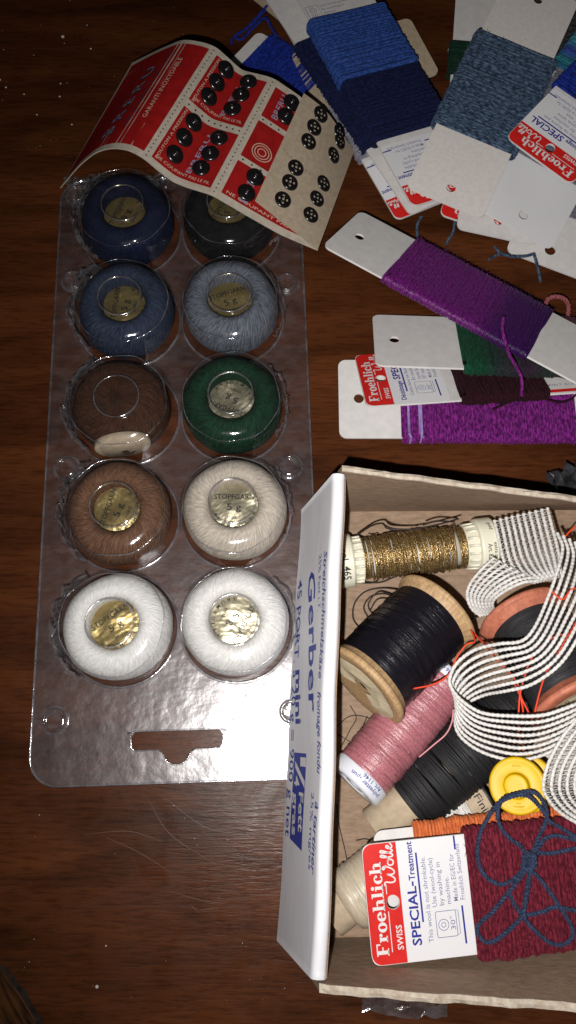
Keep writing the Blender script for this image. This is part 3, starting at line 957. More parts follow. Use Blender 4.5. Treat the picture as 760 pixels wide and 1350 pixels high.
thread_card((rc[0] + 17 * math.sin(1.2), rc[1] - 17 * math.cos(1.2), 3.8, 1.2, 0, .0), 'printed card with its red end band peeping out under the denim blue card', [(36, 92, 'dark_green_wool', wool)], front='en')
thread_card((94.0, 195.9, 9.3, 1.06, -.01, .12), 'plain white card with a punched hole, lying under the upside down red printed label', [(33, 88, 'steel_wool', wool)], board='gloss')
thread_card((*P(738, 158, 11), .93, .0, .0), 'card of variegated turquoise and blue yarn, at the right edge behind the red label card', [(22, 84, 'variegated_turquoise', dict(pitch=1.1, r=.65, layers=2))], hole=False)
thread_card((103.2, 223.0, 17.2, .826, .056, .01), 'printed card of bright blue wool, its red label upside down beside the denim blue card', [(32.5, 88, 'blue_wool', wool)], front='fr', fuzz=30)
thread_card((63.8, 204.2, 15.2, 1.147, -.008, .05), 'beige card wound with a broad band of denim blue wool, topmost of the upper heap', [(33.5, 87, 'teal_wool', dict(pitch=1.0, r=.6, layers=2, th=1.7))], board='board_back', fuzz=1500, length=125)

def two_point_card(a, b, z0, z1, label, wind, **kw):
    A, B = P(*a, z0), P(*b, z1)
    d = B - A
    h = math.atan2(d[1], d[0]); pt = math.atan2(d[2], math.hypot(d[0], d[1]))
    return thread_card((*A, h, pt, kw.pop('roll', 0.0)), label, wind, **kw)
two_point_card((311, 73), (420, 138), 2.0, 3.0, 'card of vivid blue wool with a white end, above the red snap fastener card', [(7, 41, 'blue_wool', wool)], hole=False, length=43, fuzz=400)
two_point_card((560, 60), (394, 112), 4.4, 4.6, 'beige unprinted card lying crosswise under the royal blue wool card', [], board='tube', hole=False, length=59)
two_point_card((338, 2), (420, -60), 1.0, 1.0, 'beige card end poking out at the top edge above the blue wool', [], board='tube', hole=False, length=60)
thread_card((P(643, 125, 4)[0], P(643, 125, 4)[1], 4.0, 1.46, 0, 0), 'plain white card with bottle green wool behind the denim blue card at the top', [(8, 27, 'dark_green_wool', wool)], hole=False, length=100)
c0 = P(588, 64, 2.0)
thread_card((c0[0] + 17 * math.sin(.42), c0[1] - 17 * math.cos(.42), 1.6, .42, 0, 0), 'printed card showing only its red corner behind the bottle green wool', [], front='en', length=60)
thread_card((P(722, 128, 8)[0], P(722, 128, 8)[1], 7.0, 1.25, 0, 0), 'card of black and grey speckled wool at the top right, behind the denim blue card', [(2, 60, 'charcoal_wool', dict(pitch=1.6, r=.8, layers=2))], hole=False, length=90)

# ------------------------------------------------------------------ snap fastener card
A0 = P(80, 248, 3.0); B0 = P(419, 330, 18.0)
dd = (B0 - A0)[:2]; dd /= np.linalg.norm(dd)
nn0 = np.array([-dd[1], dd[0], 0])
Lk = [(80, 248, 0), (104, 219, .25), (127, 200, .45), (149, 195, .62), (170, 198, .8), (190, 209, 1.0), (207, 224, 1.2), (228, 240, 1.42), (249, 248, 1.66), (279, 257, 2.0), (325, 284, 2.34), (371, 310, 2.66), (419, 330, 3.0)]
Uk = [(175, 83, 0), (209, 66, .33), (242, 52, .66), (268, 56, .86), (285, 62, 1.0), (319, 93, 1.42), (353, 101, 1.92), (362, 104, 2.0), (394, 126, 2.36), (430, 154, 2.68), (466, 200, 3.0)]
Lp = np.array([on_plane(x, y, A0, nn0) for x, y, s in Lk]); Ls = np.array([k[2] for k in Lk])
Up = np.array([on_plane(x, y, A0 + nn0 * 61, nn0) for x, y, s in Uk]); Us = np.array([k[2] for k in Uk])
sig = np.linspace(0, 3, 73)
def resamp(p, s):
    q = np.column_stack([np.interp(sig, s, p[:, k]) for k in range(3)])
    for _ in range(3):
        q[1:-1] = .25 * q[:-2] + .5 * q[1:-1] + .25 * q[2:]
    return q
Lc, Uc = resamp(Lp, Ls), resamp(Up, Us)
# arc length of the sheet, so that print keeps its proportions
arc = np.concatenate([[0], np.cumsum(np.linalg.norm(np.diff((Lc + Uc) / 2, axis=0), axis=1))])
def S(s, t, off=0.0):
    s = np.asarray(s, float); t = np.asarray(t, float)
    def at(s_):
        l = np.column_stack([np.interp(s_, sig, Lc[:, k]) for k in range(3)])
        u = np.column_stack([np.interp(s_, sig, Uc[:, k]) for k in range(3)])
        return l, u
    l, u = at(s)
    p = l + (u - l) * t[:, None]
    l2, u2 = at(np.clip(s + .02, 0, 3)); l1, u1 = at(np.clip(s - .02, 0, 3))
    ds = (l2 + (u2 - l2) * t[:, None]) - (l1 + (u1 - l1) * t[:, None])
    n = np.cross(ds, u - l); n /= np.linalg.norm(n, axis=1)[:, None]
    return p + n * off
def S_inv(px, py):
    best = None
    g, h = np.meshgrid(np.linspace(0, 3, 241), np.linspace(0, 1, 121), indexing='ij')
    p = S(g.ravel(), h.ravel())
    q = p - np.array([0, 0, CAM_H])
    zz = q[:, 1] * sT - q[:, 2] * cT
    X = 380 + FPX * q[:, 0] / zz; Y = 675 - FPX * (q[:, 1] * cT + q[:, 2] * sT) / zz
    k = np.argmin((X - px) ** 2 + (Y - py) ** 2)
    return g.ravel()[k], h.ravel()[k]
snapcard = thing('snap_fastener_card', 'folded red and cream card of black snap fasteners arched over the blister pack', 'snap card', P(200, 240, 0))
def patch(s0, s1, t0, t1, off, ns=None, nt=8):
    ns = ns or max(2, int((s1 - s0) * 24))
    g, h = np.meshgrid(np.linspace(s0, s1, ns), np.linspace(t0, t1, nt), indexing='ij')
    return S(g.ravel(), h.ravel(), off).reshape(ns, nt, 3)
mb = MB()
Gt, Gb = patch(0, 3, 0, 1, .2, 73, 10), patch(0, 3, 0, 1, -.2, 73, 10)
mb.grid(Gt); mb.grid(Gb, flip=True)
for a, b in ((Gt[:, 0], Gb[:, 0]), (Gb[:, -1], Gt[:, -1]), (Gb[0], Gt[0]), (Gt[-1], Gb[-1])):
    mb.grid(np.stack([a, b], 1), sm=False)
base = mb.build('card_sheet', M['card_cream'], snapcard, True)
PAN = [(.03, .955, .045, .965), (1.06, 1.94, .55, .955), (1.06, 1.94, .045, .49), (2.06, 2.62, .70, .95), (2.06, 2.72, .36, .66), (2.06, 2.97, .05, .32)]
for s0, s1, t0, t1 in PAN:
    mb = MB(); mb.grid(patch(s0, s1, t0, t1, .24, max(4, int((s1 - s0) * 24)), 6))
    mb.build('red_panel', M['card_red'], base, True)
# perforations
mb = MB()
def dot(s, t, r=.35, off=.26):
    p = S(np.array([s]), np.array([t]), off)[0]
    e1 = S(np.array([s + .02]), np.array([t]), off)[0] - p; e1 /= np.linalg.norm(e1)
    e2 = S(np.array([s]), np.array([min(t + .02, 1)]), off)[0] - S(np.array([s]), np.array([min(t + .02, 1) - .02]), off)[0]; e2 /= np.linalg.norm(e2)
    a = np.linspace(0, 2 * math.pi, 8, endpoint=False)
    mb.add(p + r * (np.cos(a)[:, None] * e1 + np.sin(a)[:, None] * e2), [tuple(range(8))], False)
for s in (1.0, 2.0):
    for t in np.linspace(.03, .97, 30): dot(s, t, .3)
for s in np.linspace(1.1, 1.92, 9): dot(s, .52, .42)
for s in np.linspace(2.1, 2.7, 7): dot(s, .34, .42); dot(s, .68, .42)
mb.build('perforation', M['black_ink'], base, True)
def cardtext(mb, body, s, t0, t1, h, bold=0.01, off=.30):
    """letters reading along t, their tops towards the left end"""
    per = 36.0
    def fn(a, b):
        return S(s - np.asarray(b) / per, np.asarray(a), off)
    v, f = text2d(body, bold)
    put(mb, np.column_stack([t0 + v[:, 0] / v[:, 0].max() * (t1 - t0), v[:, 1] / .7 * h]), f, fn)
mb = MB()
cardtext(mb, 'B R E R U', .50, .14, .78, 4.6, .02)
cardtext(mb, 'NE COUPANT PAS LE FIL', .62, .22, .92, 1.9, .008)
mb.build('dark_lettering', M['card_dark_ink'], base, True)
mb = MB()
cardtext(mb, 'B R E R U', .49, .155, .795, 3.8, .0, .33)
for k, (s, t0, t1) in enumerate([(1.58, .60, .9), (1.58, .10, .42), (2.24, .73, .93), (2.30, .07, .31)]):
    cardtext(mb, 'BRERU', s, t0, t1, 2.7, .006)
mb.build('blue_lettering', M['card_blue_ink'], base, True)
mb = MB()
cardtext(mb, 'GARANTI INOXYDABLE', .77, .28, .83, 1.7, .0)
for s, t0, t1 in ((1.13, .56, .94), (1.13, .06, .48)):
    cardtext(mb, 'BOUTON A PRESSION', s, t0, t1, 1.3, .006)
def cardtext2(mb, body, t, s0, s1, h, bold=0.004, off=.30):
    def fn(a, b):
        return S(np.asarray(a), t + np.asarray(b) / 61.0, off)
    v, f = text2d(body, bold)
    put(mb, np.column_stack([s0 + v[:, 0] / v[:, 0].max() * (s1 - s0), v[:, 1] / .7 * h]), f, fn)
cardtext2(mb, 'NE COUPANT PAS LE FIL', .065, 1.1, 1.9, 1.3)
cardtext2(mb, 'NE COUPANT PAS LE FIL', .575, 1.1, 1.9, 1.3)
cardtext2(mb, 'NE COUPANT PAS LE FIL', .065, 2.1, 2.9, 1.3)
# round medal
sm, tm_ = S_inv(346, 202)
for r in (3.6, 2.6, 1.4):
    a = np.linspace(0, 2 * math.pi, 24, endpoint=False)
    o_ = S(sm + (r + .35) * np.cos(a) / 36, tm_ + (r + .35) * np.sin(a) / 61, .3); i_ = S(sm + r * np.cos(a) / 36, tm_ + r * np.sin(a) / 61, .3)
    mb.grid(np.stack([i_, o_], 0), closed_v=True, sm=False, flip=True)
mb.build('pale_lettering', M['card_pale_ink'], base, True)

# the end of the card folded back over its face
flap_px = [[(337, 272), (404, 126)], [(378, 292), (436, 152)], [(419, 330), (466, 199)]]
fs = [S_inv(*q) for row in flap_px for q in row]
NS, NT = 15, 15
def flap(s, t, off):
    """s 0..1 across (0 free edge, 1 fold), t 0..1"""
    s = np.asarray(s, float); t = np.asarray(t, float)
    a0, b0 = np.array(fs[0]), np.array(fs[1]); a1, b1 = np.array([3.0, 0.0]), np.array([3.0, 1.0])
    lo = a0[None] + (a1 - a0)[None] * s[:, None]; hi = b0[None] + (b1 - b0)[None] * s[:, None]
    st = lo + (hi - lo) * t[:, None]
    p = S(np.clip(st[:, 0], 0, 3), np.clip(st[:, 1], 0, 1), .45)
    lift = (1 - s) * 2.6 + 1.2 * np.sin(np.clip(s, 0, 1) * math.pi)
    return p + np.array([0, 0, 1.0]) * (lift + off)[:, None]
g, h = np.meshgrid(np.linspace(0, 1, NS), np.linspace(0, 1, NT), indexing='ij')
Gt = flap(g.ravel(), h.ravel(), np.full(g.size, .2)).reshape(NS, NT, 3)
Gb = flap(g.ravel(), h.ravel(), np.full(g.size, -.15)).reshape(NS, NT, 3)
mb = MB(); mb.grid(Gt); mb.grid(Gb, flip=True)
for a, b in ((Gt[:, 0], Gb[:, 0]), (Gb[:, -1], Gt[:, -1]), (Gb[0], Gt[0]), (Gt[-1], Gb[-1])):
    mb.grid(np.stack([a, b], 1), sm=False)
fl_o = mb.build('folded_flap', M['card_tan'], snapcard, True)
mb = MB()
for k in np.linspace(.08, .95, 14):
    p = flap(np.array([k]), np.array([.5 - .03 * math.sin(k * 3)]), np.array([.27]))[0]
    a = np.linspace(0, 2 * math.pi, 6, endpoint=False)
    mb.add(p + .22 * np.column_stack([np.cos(a), np.sin(a), 0 * a]), [tuple(range(6))], False)
mb.build('perforation', M['black_ink'], fl_o, True)

def snap_mesh(kind):
    mb = MB()
    if kind == 'dome':
        mb.lathe(smooth([(.02, 1.9), (.7, 1.8), (1.1, 1.3), (1.6, 1.0), (2.6, .9), (3.4, .55), (3.7, 0)], 2), 24)
    else:
        mb.lathe([(.55, .25), (.6, .7), (1.2, .8), (1.4, .4), (2.0, .35), (2.3, .7), (3.2, .65), (3.6, .35), (3.7, 0)], 24)
    return mb
snap_me = {}
snap_in = {}
for kd in ('dome', 'ring'):
    snap_me[kd] = snap_mesh(kd).mesh('snap', M['snap'])
mb = MB()
for k in range(4):
    a = k * math.pi / 2 + .4
    v, f = circle(1.75 * math.cos(a), 1.75 * math.sin(a), .5, 8), [tuple(range(8))]
    mb.add(np.column_stack([v, np.full(8, .46)]), f, False)
v = circle(0, 0, .55, 10); mb.add(np.column_stack([v, np.full(10, .36)]), [tuple(range(10))], False)
snap_holes = mb.mesh('stitch_hole', M['card_tan'])
mb = MB()
v = circle(0, 0, .5, 10); mb.add(np.column_stack([v * np.array([1, .6]), np.full(10, 1.93)]), [tuple(range(10))], False)
snap_nub = mb.mesh('stud', M['steel'])
def crop2(x, y): return (230 + x / 3.04, 60 + y / 3.04)
DOMES = [(208, 98), (168, 150), (138, 205), (297, 148), (267, 200), (232, 256), (77, 308), (40, 372), (1, 435), (180, 370), (145, 433), (107, 494), (470, 230), (445, 285), (325, 528), (290, 592)]
RINGS = [(587, 275), (562, 328), (538, 385), (663, 383), (637, 440), (488, 490), (462, 550), (436, 618), (600, 552), (572, 612), (546, 678), (690, 320)]
croot = np.array(snapcard.location) / MM
def place_snap(kind, p, n, e1):
    o = bpy.data.objects.new('snap', snap_me[kind])
    COL.objects.link(o); o.parent = snapcard
    e1 = e1 - n * (e1 @ n); e1 /= np.linalg.norm(e1)
    R = np.stack([e1, np.cross(n, e1), n], 1)
    M4 = Matrix(R.tolist()).to_4x4()
    o.matrix_local = Matrix.Translation(Vector([float(x) for x in (p - croot) * MM])) @ M4 @ Matrix.Scale(.94 if kind == 'ring' else 1.0, 4)
    c = bpy.data.objects.new('stud' if kind == 'dome' else 'stitch_hole', snap_nub if kind == 'dome' else snap_holes)
    COL.objects.link(c); c.parent = o
def nrm3(p0, p1, p2):
    n = np.cross(p1 - p0, p2 - p0); return n / np.linalg.norm(n)
for q in DOMES:
    s, t = S_inv(*crop2(*q))
    s = min(max(s, .01), 2.98); t = min(max(t, .02), .98)
    p0 = S([s], [t], .24)[0]; p1 = S([s + .01], [t], .24)[0]; p2 = S([s], [t + .01], .24)[0]
    place_snap('dome', p0, nrm3(p0, p1, p2), p1 - p0)
gg, hh = np.meshgrid(np.linspace(0, 1, 101), np.linspace(0, 1, 101), indexing='ij')
FP = flap(gg.ravel(), hh.ravel(), np.full(gg.size, .2))
qq = FP - np.array([0, 0, CAM_H]); zz = qq[:, 1] * sT - qq[:, 2] * cT
FX = 380 + FPX * qq[:, 0] / zz; FY = 675 - FPX * (qq[:, 1] * cT + qq[:, 2] * sT) / zz
for q in RINGS:
    x, y = crop2(*q)
    k = int(np.argmin((FX - x) ** 2 + (FY - y) ** 2))
    i0, j0 = min(max(k // 101, 2), 97), min(max(k % 101, 2), 97)
    p0 = FP[i0 * 101 + j0]; p1 = FP[(i0 + 2) * 101 + j0]; p2 = FP[i0 * 101 + j0 + 2]
    place_snap('ring', p0 + nrm3(p0, p1, p2) * .05, nrm3(p0, p1, p2), p1 - p0)

# ------------------------------------------------------------------ the cardboard box
BX = thing('cardboard_box', 'open white printed cardboard box with a grey brown inside, full of sewing threads', 'box', P(397, 672, 0))
BH = 46.0
F0, N0 = P(397, 672, .8), P(366, 1240, .8)            # foot of the white side, far and near
F1, N1 = P(438.5, 624, BH), P(412.3, 1292, BH)        # its upper edge
def side(t, u, off=0.0):
    """white side: t 0 far .. 1 near, u 0 foot .. 1 top, off outwards"""
    t = np.asarray(t, float); u = np.asarray(u, float)
    lo = F0[None] + (N0 - F0)[None] * t[:, None]; hi = F1[None] + (N1 - F1)[None] * t[:, None]
    n = np.cross(N0 - F0, F1 - F0); n /= np.linalg.norm(n)
    if n[0] > 0: n = -n
    return lo + (hi - lo) * u[:, None] + n * np.asarray(off)[..., None] if np.ndim(off) else lo + (hi - lo) * u[:, None] + n * off
NTT = 60
tt = np.linspace(0, 1, NTT)
wob = .35 * np.sin(tt * 9 + 1) + .25 * np.sin(tt * 23)
TH = 4.2
# cross-section of the folded double side, swept from far to near
secs = []
for u, off in [(0, 0), (.25, 0), (.5, 0), (.75, 0), (.95, 0), (.985, -.1), (1.0, -.6), (1.012, -1.5), (1.012, -TH + 1.2), (1.0, -TH + .3), (.98, -TH), (.7, -TH), (.35, -TH), (.03, -TH)]:
    p = side(tt, np.full(NTT, u), off - wob * .6)
    p[:, 2] += (.5 * wob * (u > .9))
    secs.append(p)
G = np.stack(secs, 1)
mb = MB(); mb.grid(G, flip=False)
mb.f.append(tuple(range(len(secs) - 1, -1, -1))); mb.smooth.append(False)
mb.f.append(tuple((NTT - 1) * len(secs) + i for i in range(len(secs)))); mb.smooth.append(False)
sd = mb.build('printed_side', M['box_white'], BX, True)
# unprinted inside face of that side
mb = MB()
inn = np.stack([side(tt, np.full(NTT, u), -TH - .15 - wob * .6) for u in (.02, .3, .6, .97)], 1)
inn2 = np.stack([side(tt, np.full(NTT, u), -TH - .55 - wob * .6) for u in (.02, .3, .6, .97)], 1)
mb.grid(inn2); mb.grid(np.stack([inn[:, -1], inn2[:, -1]], 1))
mb.build('inner_lining', M['kraft'], BX, True)
# floor
FR = F0 + np.array([118, 1, 0]); NR = N0 + np.array([118, 3, 0])
mb = MB()
lo = [F0 + np.array([3.5, -.4, 0]), N0 + np.array([3.5, .4, 0]), NR, FR]
mb.add([*[q + np.array([0, 0, .2]) for q in lo], *[q + np.array([0, 0, 1.0]) for q in lo]], [(0, 1, 2, 3), (7, 6, 5, 4), (0, 4, 5, 1), (1, 5, 6, 2), (2, 6, 7, 3), (3, 7, 4, 0)], False)
mb.build('floor_panel', M['kraft'], BX, True)
def wall(a_lo, b_lo, a_hi, b_hi, thick, edge, name, inward):
    """a wall panel from a to b with an uneven torn top edge"""
    n_ = 46
    k = np.linspace(0, 1, n_)[:, None]
    lo_ = a_lo + (b_lo - a_lo) * k; hi_ = a_hi + (b_hi - a_hi) * k
    hi_ = hi_.copy(); hi_[:, 2] += edge(k[:, 0])
    inw = np.asarray(inward, float)
    rows = []
    for u in np.linspace(0, 1, 6):
        rows.append(lo_ + (hi_ - lo_) * u)
    inner = np.stack(rows, 1); outer = inner - inw * thick
    mb = MB(); mb.grid(inner); mb.grid(outer, flip=True)
    for e in (0, -1):
        mb.grid(np.stack([inner[e], outer[e]], 1), sm=False)
    w_ = mb.build(name, M['kraft'], BX, True)
    # torn, fibrous rim
    mb = MB(); mid = (inner[:, -1] + outer[:, -1]) / 2
    rr_ = rng.normal(0, .12, n_)
    top_ = np.stack([inner[:, -1] + inw * .15 - [0, 0, .5], inner[:, -1] + inw * .15 + np.column_stack([0 * rr_, 0 * rr_, .25 + rr_]), mid + np.column_stack([0 * rr_, 0 * rr_, .55 + 1.2 * rr_]), outer[:, -1] - inw * .15 + np.column_stack([0 * rr_, 0 * rr_, .2 - rr_]), outer[:, -1] - inw * .15 - [0, 0, .5]], 1)
    mb.grid(top_, sm=False)
    mb.build('torn_edge', M['kraft_edge'], w_, True)
    return w_
e_f = lambda k: -1.0 * k + .35 * np.sin(k * 31) + .25 * np.sin(k * 57 + 1)
wall(F0 + np.array([3.8, -1.2, .2]), FR + np.array([0, -1, 0]), P(451, 621, BH), P(775, 664, BH) + np.array([26, -3, 0]), 1.7, e_f, 'end_wall', (0, -1, 0))
e_n = lambda k: 1.2 * np.sin(k * 6 + .5) * (k < .9) + .45 * np.sin(k * 27) + .3 * np.sin(k * 61)
nA, nB, nC = P(428, 1297, BH), P(640, 1331, BH), P(760, 1327, BH)
wall(N0 + np.array([3.8, .8, .2]), NR + np.array([0, .6, 0]), P(421, 1296, BH), P(775, 1336, BH - 1) + np.array([24, 0, 0]), 1.9, e_n, 'end_wall', (0, 1, 0))
wall(FR + np.array([0, 0, .2]), NR, FR + np.array([3, 0, BH]), NR + np.array([3, 0, BH]), 1.5, lambda k: 0 * k, 'side_wall', (-1, 0, 0))
# print on the side: placed where the photograph shows it on that face
sn = np.cross(N0 - F0, F1 - F0)
def side_tu(px, py):
    p = on_plane(px, py, F0, sn)
    best = None
    lo_t = (p - F0) @ (N0 - F0) / ((N0 - F0) @ (N0 - F0))
    for _ in range(12):
        lo_ = F0 + (N0 - F0) * lo_t; hi_ = F1 + (N1 - F1) * lo_t
        u = (p - lo_) @ (hi_ - lo_) / ((hi_ - lo_) @ (hi_ - lo_))
        res = p - (lo_ + (hi_ - lo_) * u)
        ax = (N0 - F0) * (1 - u) + (N1 - F1) * u
        lo_t += res @ ax / (ax @ ax)
    return lo_t, u
def wob_at(t): return .35 * np.sin(t * 9 + 1) + .25 * np.sin(t * 23)
def side_text(mb, body, p0, p1, h, bold=.0, off=.06, shear=0.0):
    t0, u0 = side_tu(*p0); t1, u1 = side_tu(*p1)
    def fn(a, b):
        t = t0 + (t1 - t0) * np.asarray(a)
        u = u0 + (u1 - u0) * np.asarray(a) + np.asarray(b) * h
        return side(t, u, off - wob_at(t) * .6 * 1.0)
    v, f = text2d(body, bold, shear)
    put(mb, np.column_stack([v[:, 0] / v[:, 0].max(), v[:, 1] / .7]), f, fn)
mb = MB()
side_text(mb, 'Gerber', (407, 757), (408, 940), .21, .02)
side_text(mb, 'mini', (391.5, 884), (390.5, 955), .17, .03)
side_text(mb, '45 PORT. \u00e0 20 g = 900 g net', (394, 766), (376, 1102), .15, .006)
side_text(mb, 'Streichschmelzk\u00e4se', (427.5, 727), (420.5, 895), .09, .014, shear=.3)
side_text(mb, 'fromage fondu', (419.5, 912), (416, 1020), .09, .014, shear=.3)
side_text(mb, '\u00e0 tartiner', (414, 1056), (407.5, 1152), .09, .014, shear=.3)
side_text(mb, '25% Fett i.T.', (421, 732), (419, 806), .07, .002)
side_text(mb, '25% mg/es', (409, 1044), (404.5, 1146), .07, .002)
t0, u0 = side_tu(388, 992); t1, u1 = side_tu(383, 1106)
tv = np.linspace(t0, t1, 14)
g = np.stack([side(tv + .0, np.full(14, u0 - .01), .05 - wob_at(tv) * .6), side(tv + np.linspace(0, .012, 14), np.full(14, u0 + .36), .05 - wob_at(tv) * .6)], 1)
mb.build('blue_lettering', M['box_ink'], sd, True)
mb = MB(); mb.grid(g, sm=False)
mb.build('blue_block', M['box_ink'], sd, True)
mb = MB()
side_text(mb, '1', (395.5, 998), (395.2, 1010), .16, .02, .09)
side_text(mb, '/', (389, 1003), (388, 1036), .30, .0, .09, .0)
side_text(mb, '4', (388, 1022), (387.5, 1036), .15, .02, .09)
side_text(mb, 'Fett', (393.5, 1044), (392.5, 1096), .13, .02, .09)
side_text(mb, 'gras', (386.5, 1044), (384.5, 1100), .13, .02, .09)
mb.build('white_lettering', M['white_ink'], sd, True)

# strip of clear packaging under the near end of the box, dark wrapper beyond the far end
mb = MB()
q = pxpath([(478, 1321, .6), (520, 1327, .6), (560, 1331, .6), (590, 1334, .6)], 4)
G = crumple(q, 4.5, .4, 9, 4)
mb.grid(G, sm=False)
tag(mb.build('plastic_strip', M['film']), 'narrow clear plastic strip sticking out under the near end of the box', 'plastic strip')
mb = MB()
q = pxpath([(725, 648, 8), (745, 640, 9), (770, 632, 8), (800, 626, 8)], 5)
mb.grid(crumple(q, 13, 5.0, 12, 6), sm=False)
tag(mb.build('crumpled_wrapper', mk('dark_foil_wrapper', (.10, .10, .11), (.02, .02, .022), .3, .5, scale=(.2, .2, .2), metal=.5)), 'small crumpled dark wrapper behind the far wall of the box', 'wrapper')

# ------------------------------------------------------------------ spools and reels in the box
def helix(R, x0, x1, turns, n=26, jit=0.0, phase=0.0, seed=0, prof=None):
    r_ = np.random.default_rng(seed)
    T = np.linspace(0, turns, int(turns * n))
    a = T * 2 * math.pi + phase
    x = x0 + (x1 - x0) * T / turns
    if jit:
        k = r_.normal(0, jit, int(turns) + 3); x = x + np.interp(T, np.arange(len(k)), k)
    x = np.clip(x, min(x0, x1), max(x0, x1))
    rad = R if prof is None else R * prof((x - min(x0, x1)) / abs(x1 - x0))
    return np.column_stack([x, rad * np.cos(a), rad * np.sin(a)])

def cyl_text(mb, body, x0, R, ang, h, w, along=False, bold=.01, flipdir=1):
    """letters on a cylinder about x: reading round it (or along it)"""
    v, f = text2d(body, bold)
    a = v[:, 0] / v[:, 0].max() * w; b = v[:, 1] / .7 * h
    if along:
        X = x0 + a; A = ang + b / R
    else:
        X = x0 + flipdir * b; A = ang + flipdir * a / R
    mb.add(np.column_stack([X, R * np.cos(A), R * np.sin(A)]), f if not flipdir < 0 else f, False)

# gold lurex reel
A, R, Lg = axis_pose(P(443, 741, 12.2), P(650, 717, 12.2))
g = thing('gold_thread_reel', 'gold metallic thread on an ivory plastic reel along the far wall of the box', 'thread reel', A, R)
mb = MB(); mb.lathe([(.5, 9.2), (6.6, 9.2), (6.6, Lg - 9.2), (.5, Lg - 9.2)], 40, 'x'); mb.build('core', M['silver_core'], g)
for e in (0, 1):
    mb = MB()
    if e == 0:
        pr = [(3, 0), (8.4, 0), (9.5, .5), (9.7, 1.2), (9.7, 5.4), (9.2, 6.0), (7.9, 6.2), (7.8, 9.5), (6, 9.6)]
    else:
        pr = [(6, Lg - 11.0), (7.9, Lg - 11), (8.2, Lg - 6.8), (9.6, Lg - 6.5), (9.9, Lg - 5.8), (9.9, Lg - 1.0), (9.3, Lg - .2), (7, Lg), (3, Lg - .1), (2.8, Lg - 3), (.1, Lg - 3)]
    mb.lathe(pr, 48, 'x', sm=False)
    cap = mb.build('end_cap', M['plastic_white'], g)
    mb = MB()
    for k in range(18):
        a = k / 18 * 2 * math.pi
        x0_, x1_ = (6.2, 9.3) if e == 0 else (Lg - 10.8, Lg - 6.9)
        mb.tube([(x0_, 8.0 * math.cos(a), 8.0 * math.sin(a)), (x1_, 8.1 * math.cos(a), 8.1 * math.sin(a))], .55, 6)
    mb.build('grip_ribs', M['plastic_white'], cap)
    mb = MB()
    if e:
        cyl_text(mb, 'extra stark', Lg - 2.4, 9.98, math.radians(98), 1.3, 8.2, bold=.01)
        cyl_text(mb, 'Art. 822', Lg - 4.6, 9.98, math.radians(100), 1.6, 6.5, bold=.01)
        cyl_text(mb, 'gold', Lg - 3, 9.98, math.radians(50), 1.3, 3.4, bold=.01)
    else:
        cyl_text(mb, '465', 1.6, 9.75, math.radians(112), 2.6, 5.4, bold=.015)
        cyl_text(mb, 'col', 1.6, 9.75, math.radians(75), 2.2, 4.2, bold=.015)
    mb.build('lettering', M['black_ink'], cap)
mb = MB()
for k in range(3):
    mb.tube(helix(7.15 + .2 * k, 9.7, Lg - 11.2, 52, 18, jit=1.3, phase=k * 1.7, seed=k), .25, 4)
for k in range(10):
    mb.tube(helix(7.9 + .05 * k, 10 + rng.uniform(0, 14), Lg - 12 - rng.uniform(0, 14), 3 + rng.random() * 2, 22, jit=1.2, phase=rng.uniform(0, 6), seed=50 + k), .24, 4)
mb.build('gold_thread', M['gold'], g)

# black silk on a wooden spool
def wooden_spool(name, label, A_, B_, RF, RT, wood, thread, fl_=4.6, endtxt=False, turns=60):
    A, R, L_ = axis_pose(A_, B_)
    root = thing(name, label, 'thread spool', A, R, 'wooden spools of black thread')
    for e in (0, 1):
        mb = MB()
        pr = [(2.2, .9), (RF * .45, .7), (RF * .9, .0), (RF * .985, .5), (RF, 1.2), (RF * .985, 2.1), (RF * .94, 2.6), (RT * .93, fl_ + 1.2), (RT * .55, fl_ + 1.9)]
        if e: pr = [(r, L_ - h) for r, h in pr]
        pr = smooth(pr, 2)
        mb.lathe(pr if not e else pr, 64, 'x')
        if e: mb.f = [q[::-1] for q in mb.f]
        mb.build('flange', M[wood], root)
    mb = MB()
    def wob(a, h): return .035 * np.sin(h * 2.1) + .02 * np.sin(h * 7.3) + .04 * np.sin(3 * a + h * .3)
    hh_ = np.linspace(fl_ * .75, L_ - fl_ * .75, 120)
    mb.lathe([(RT * (1 - .0 * x), x) for x in hh_], 96, 'x', wob=wob)
    for k in range(9):
        mb.tube(helix(RT + .2, fl_ + 3 + rng.uniform(0, L_ - 2 * fl_ - 6), fl_ + 3 + rng.uniform(0, L_ - 2 * fl_ - 6), 2.2, 40, phase=rng.uniform(0, 6)), .13, 4)
    mb.build('black_thread', M[thread], root)
    return root, A, R, L_
sp, A, R, L1 = wooden_spool('wooden_spool', 'pale wooden spool of glossy black thread next to the white side of the box', P(478, 906, 25.0), P(578, 804, 17.5), 16.4, 14.6, 'pale_wood', 'black_thread')
mb = MB()          # torn paper disc left on its end
a = np.linspace(-.5, math.pi * 1.15, 22)
o = np.column_stack([np.full(22, -.35), 13.2 * np.cos(a) * (1 + .05 * np.sin(a * 5)), 13.2 * np.sin(a)])
i_ = np.column_stack([np.full(22, -.2), 3 * np.cos(a) * (1 + .3 * np.sin(a * 3)), 3 * np.sin(a)])
m_ = (o + i_) / 2; m_[:, 0] -= .9 * np.abs(np.sin(a * 1.5))
mb.grid(np.stack([i_, m_, o], 1), sm=False)
mb.build('torn_paper_disc', M['paper'], sp)
sp2, A, R, L2 = wooden_spool('wooden_spool', 'salmon stained wooden spool of black thread partly under the white ribbed elastic', P(687, 812, 14.0), P(764, 933, 31.0), 16.2, 13.2, 'salmon_wood', 'black_matt')
mb = MB()
v, f = fill2d([circle(0, 0, 11.8, 40), circle(0, 0, 2.6, 16)])
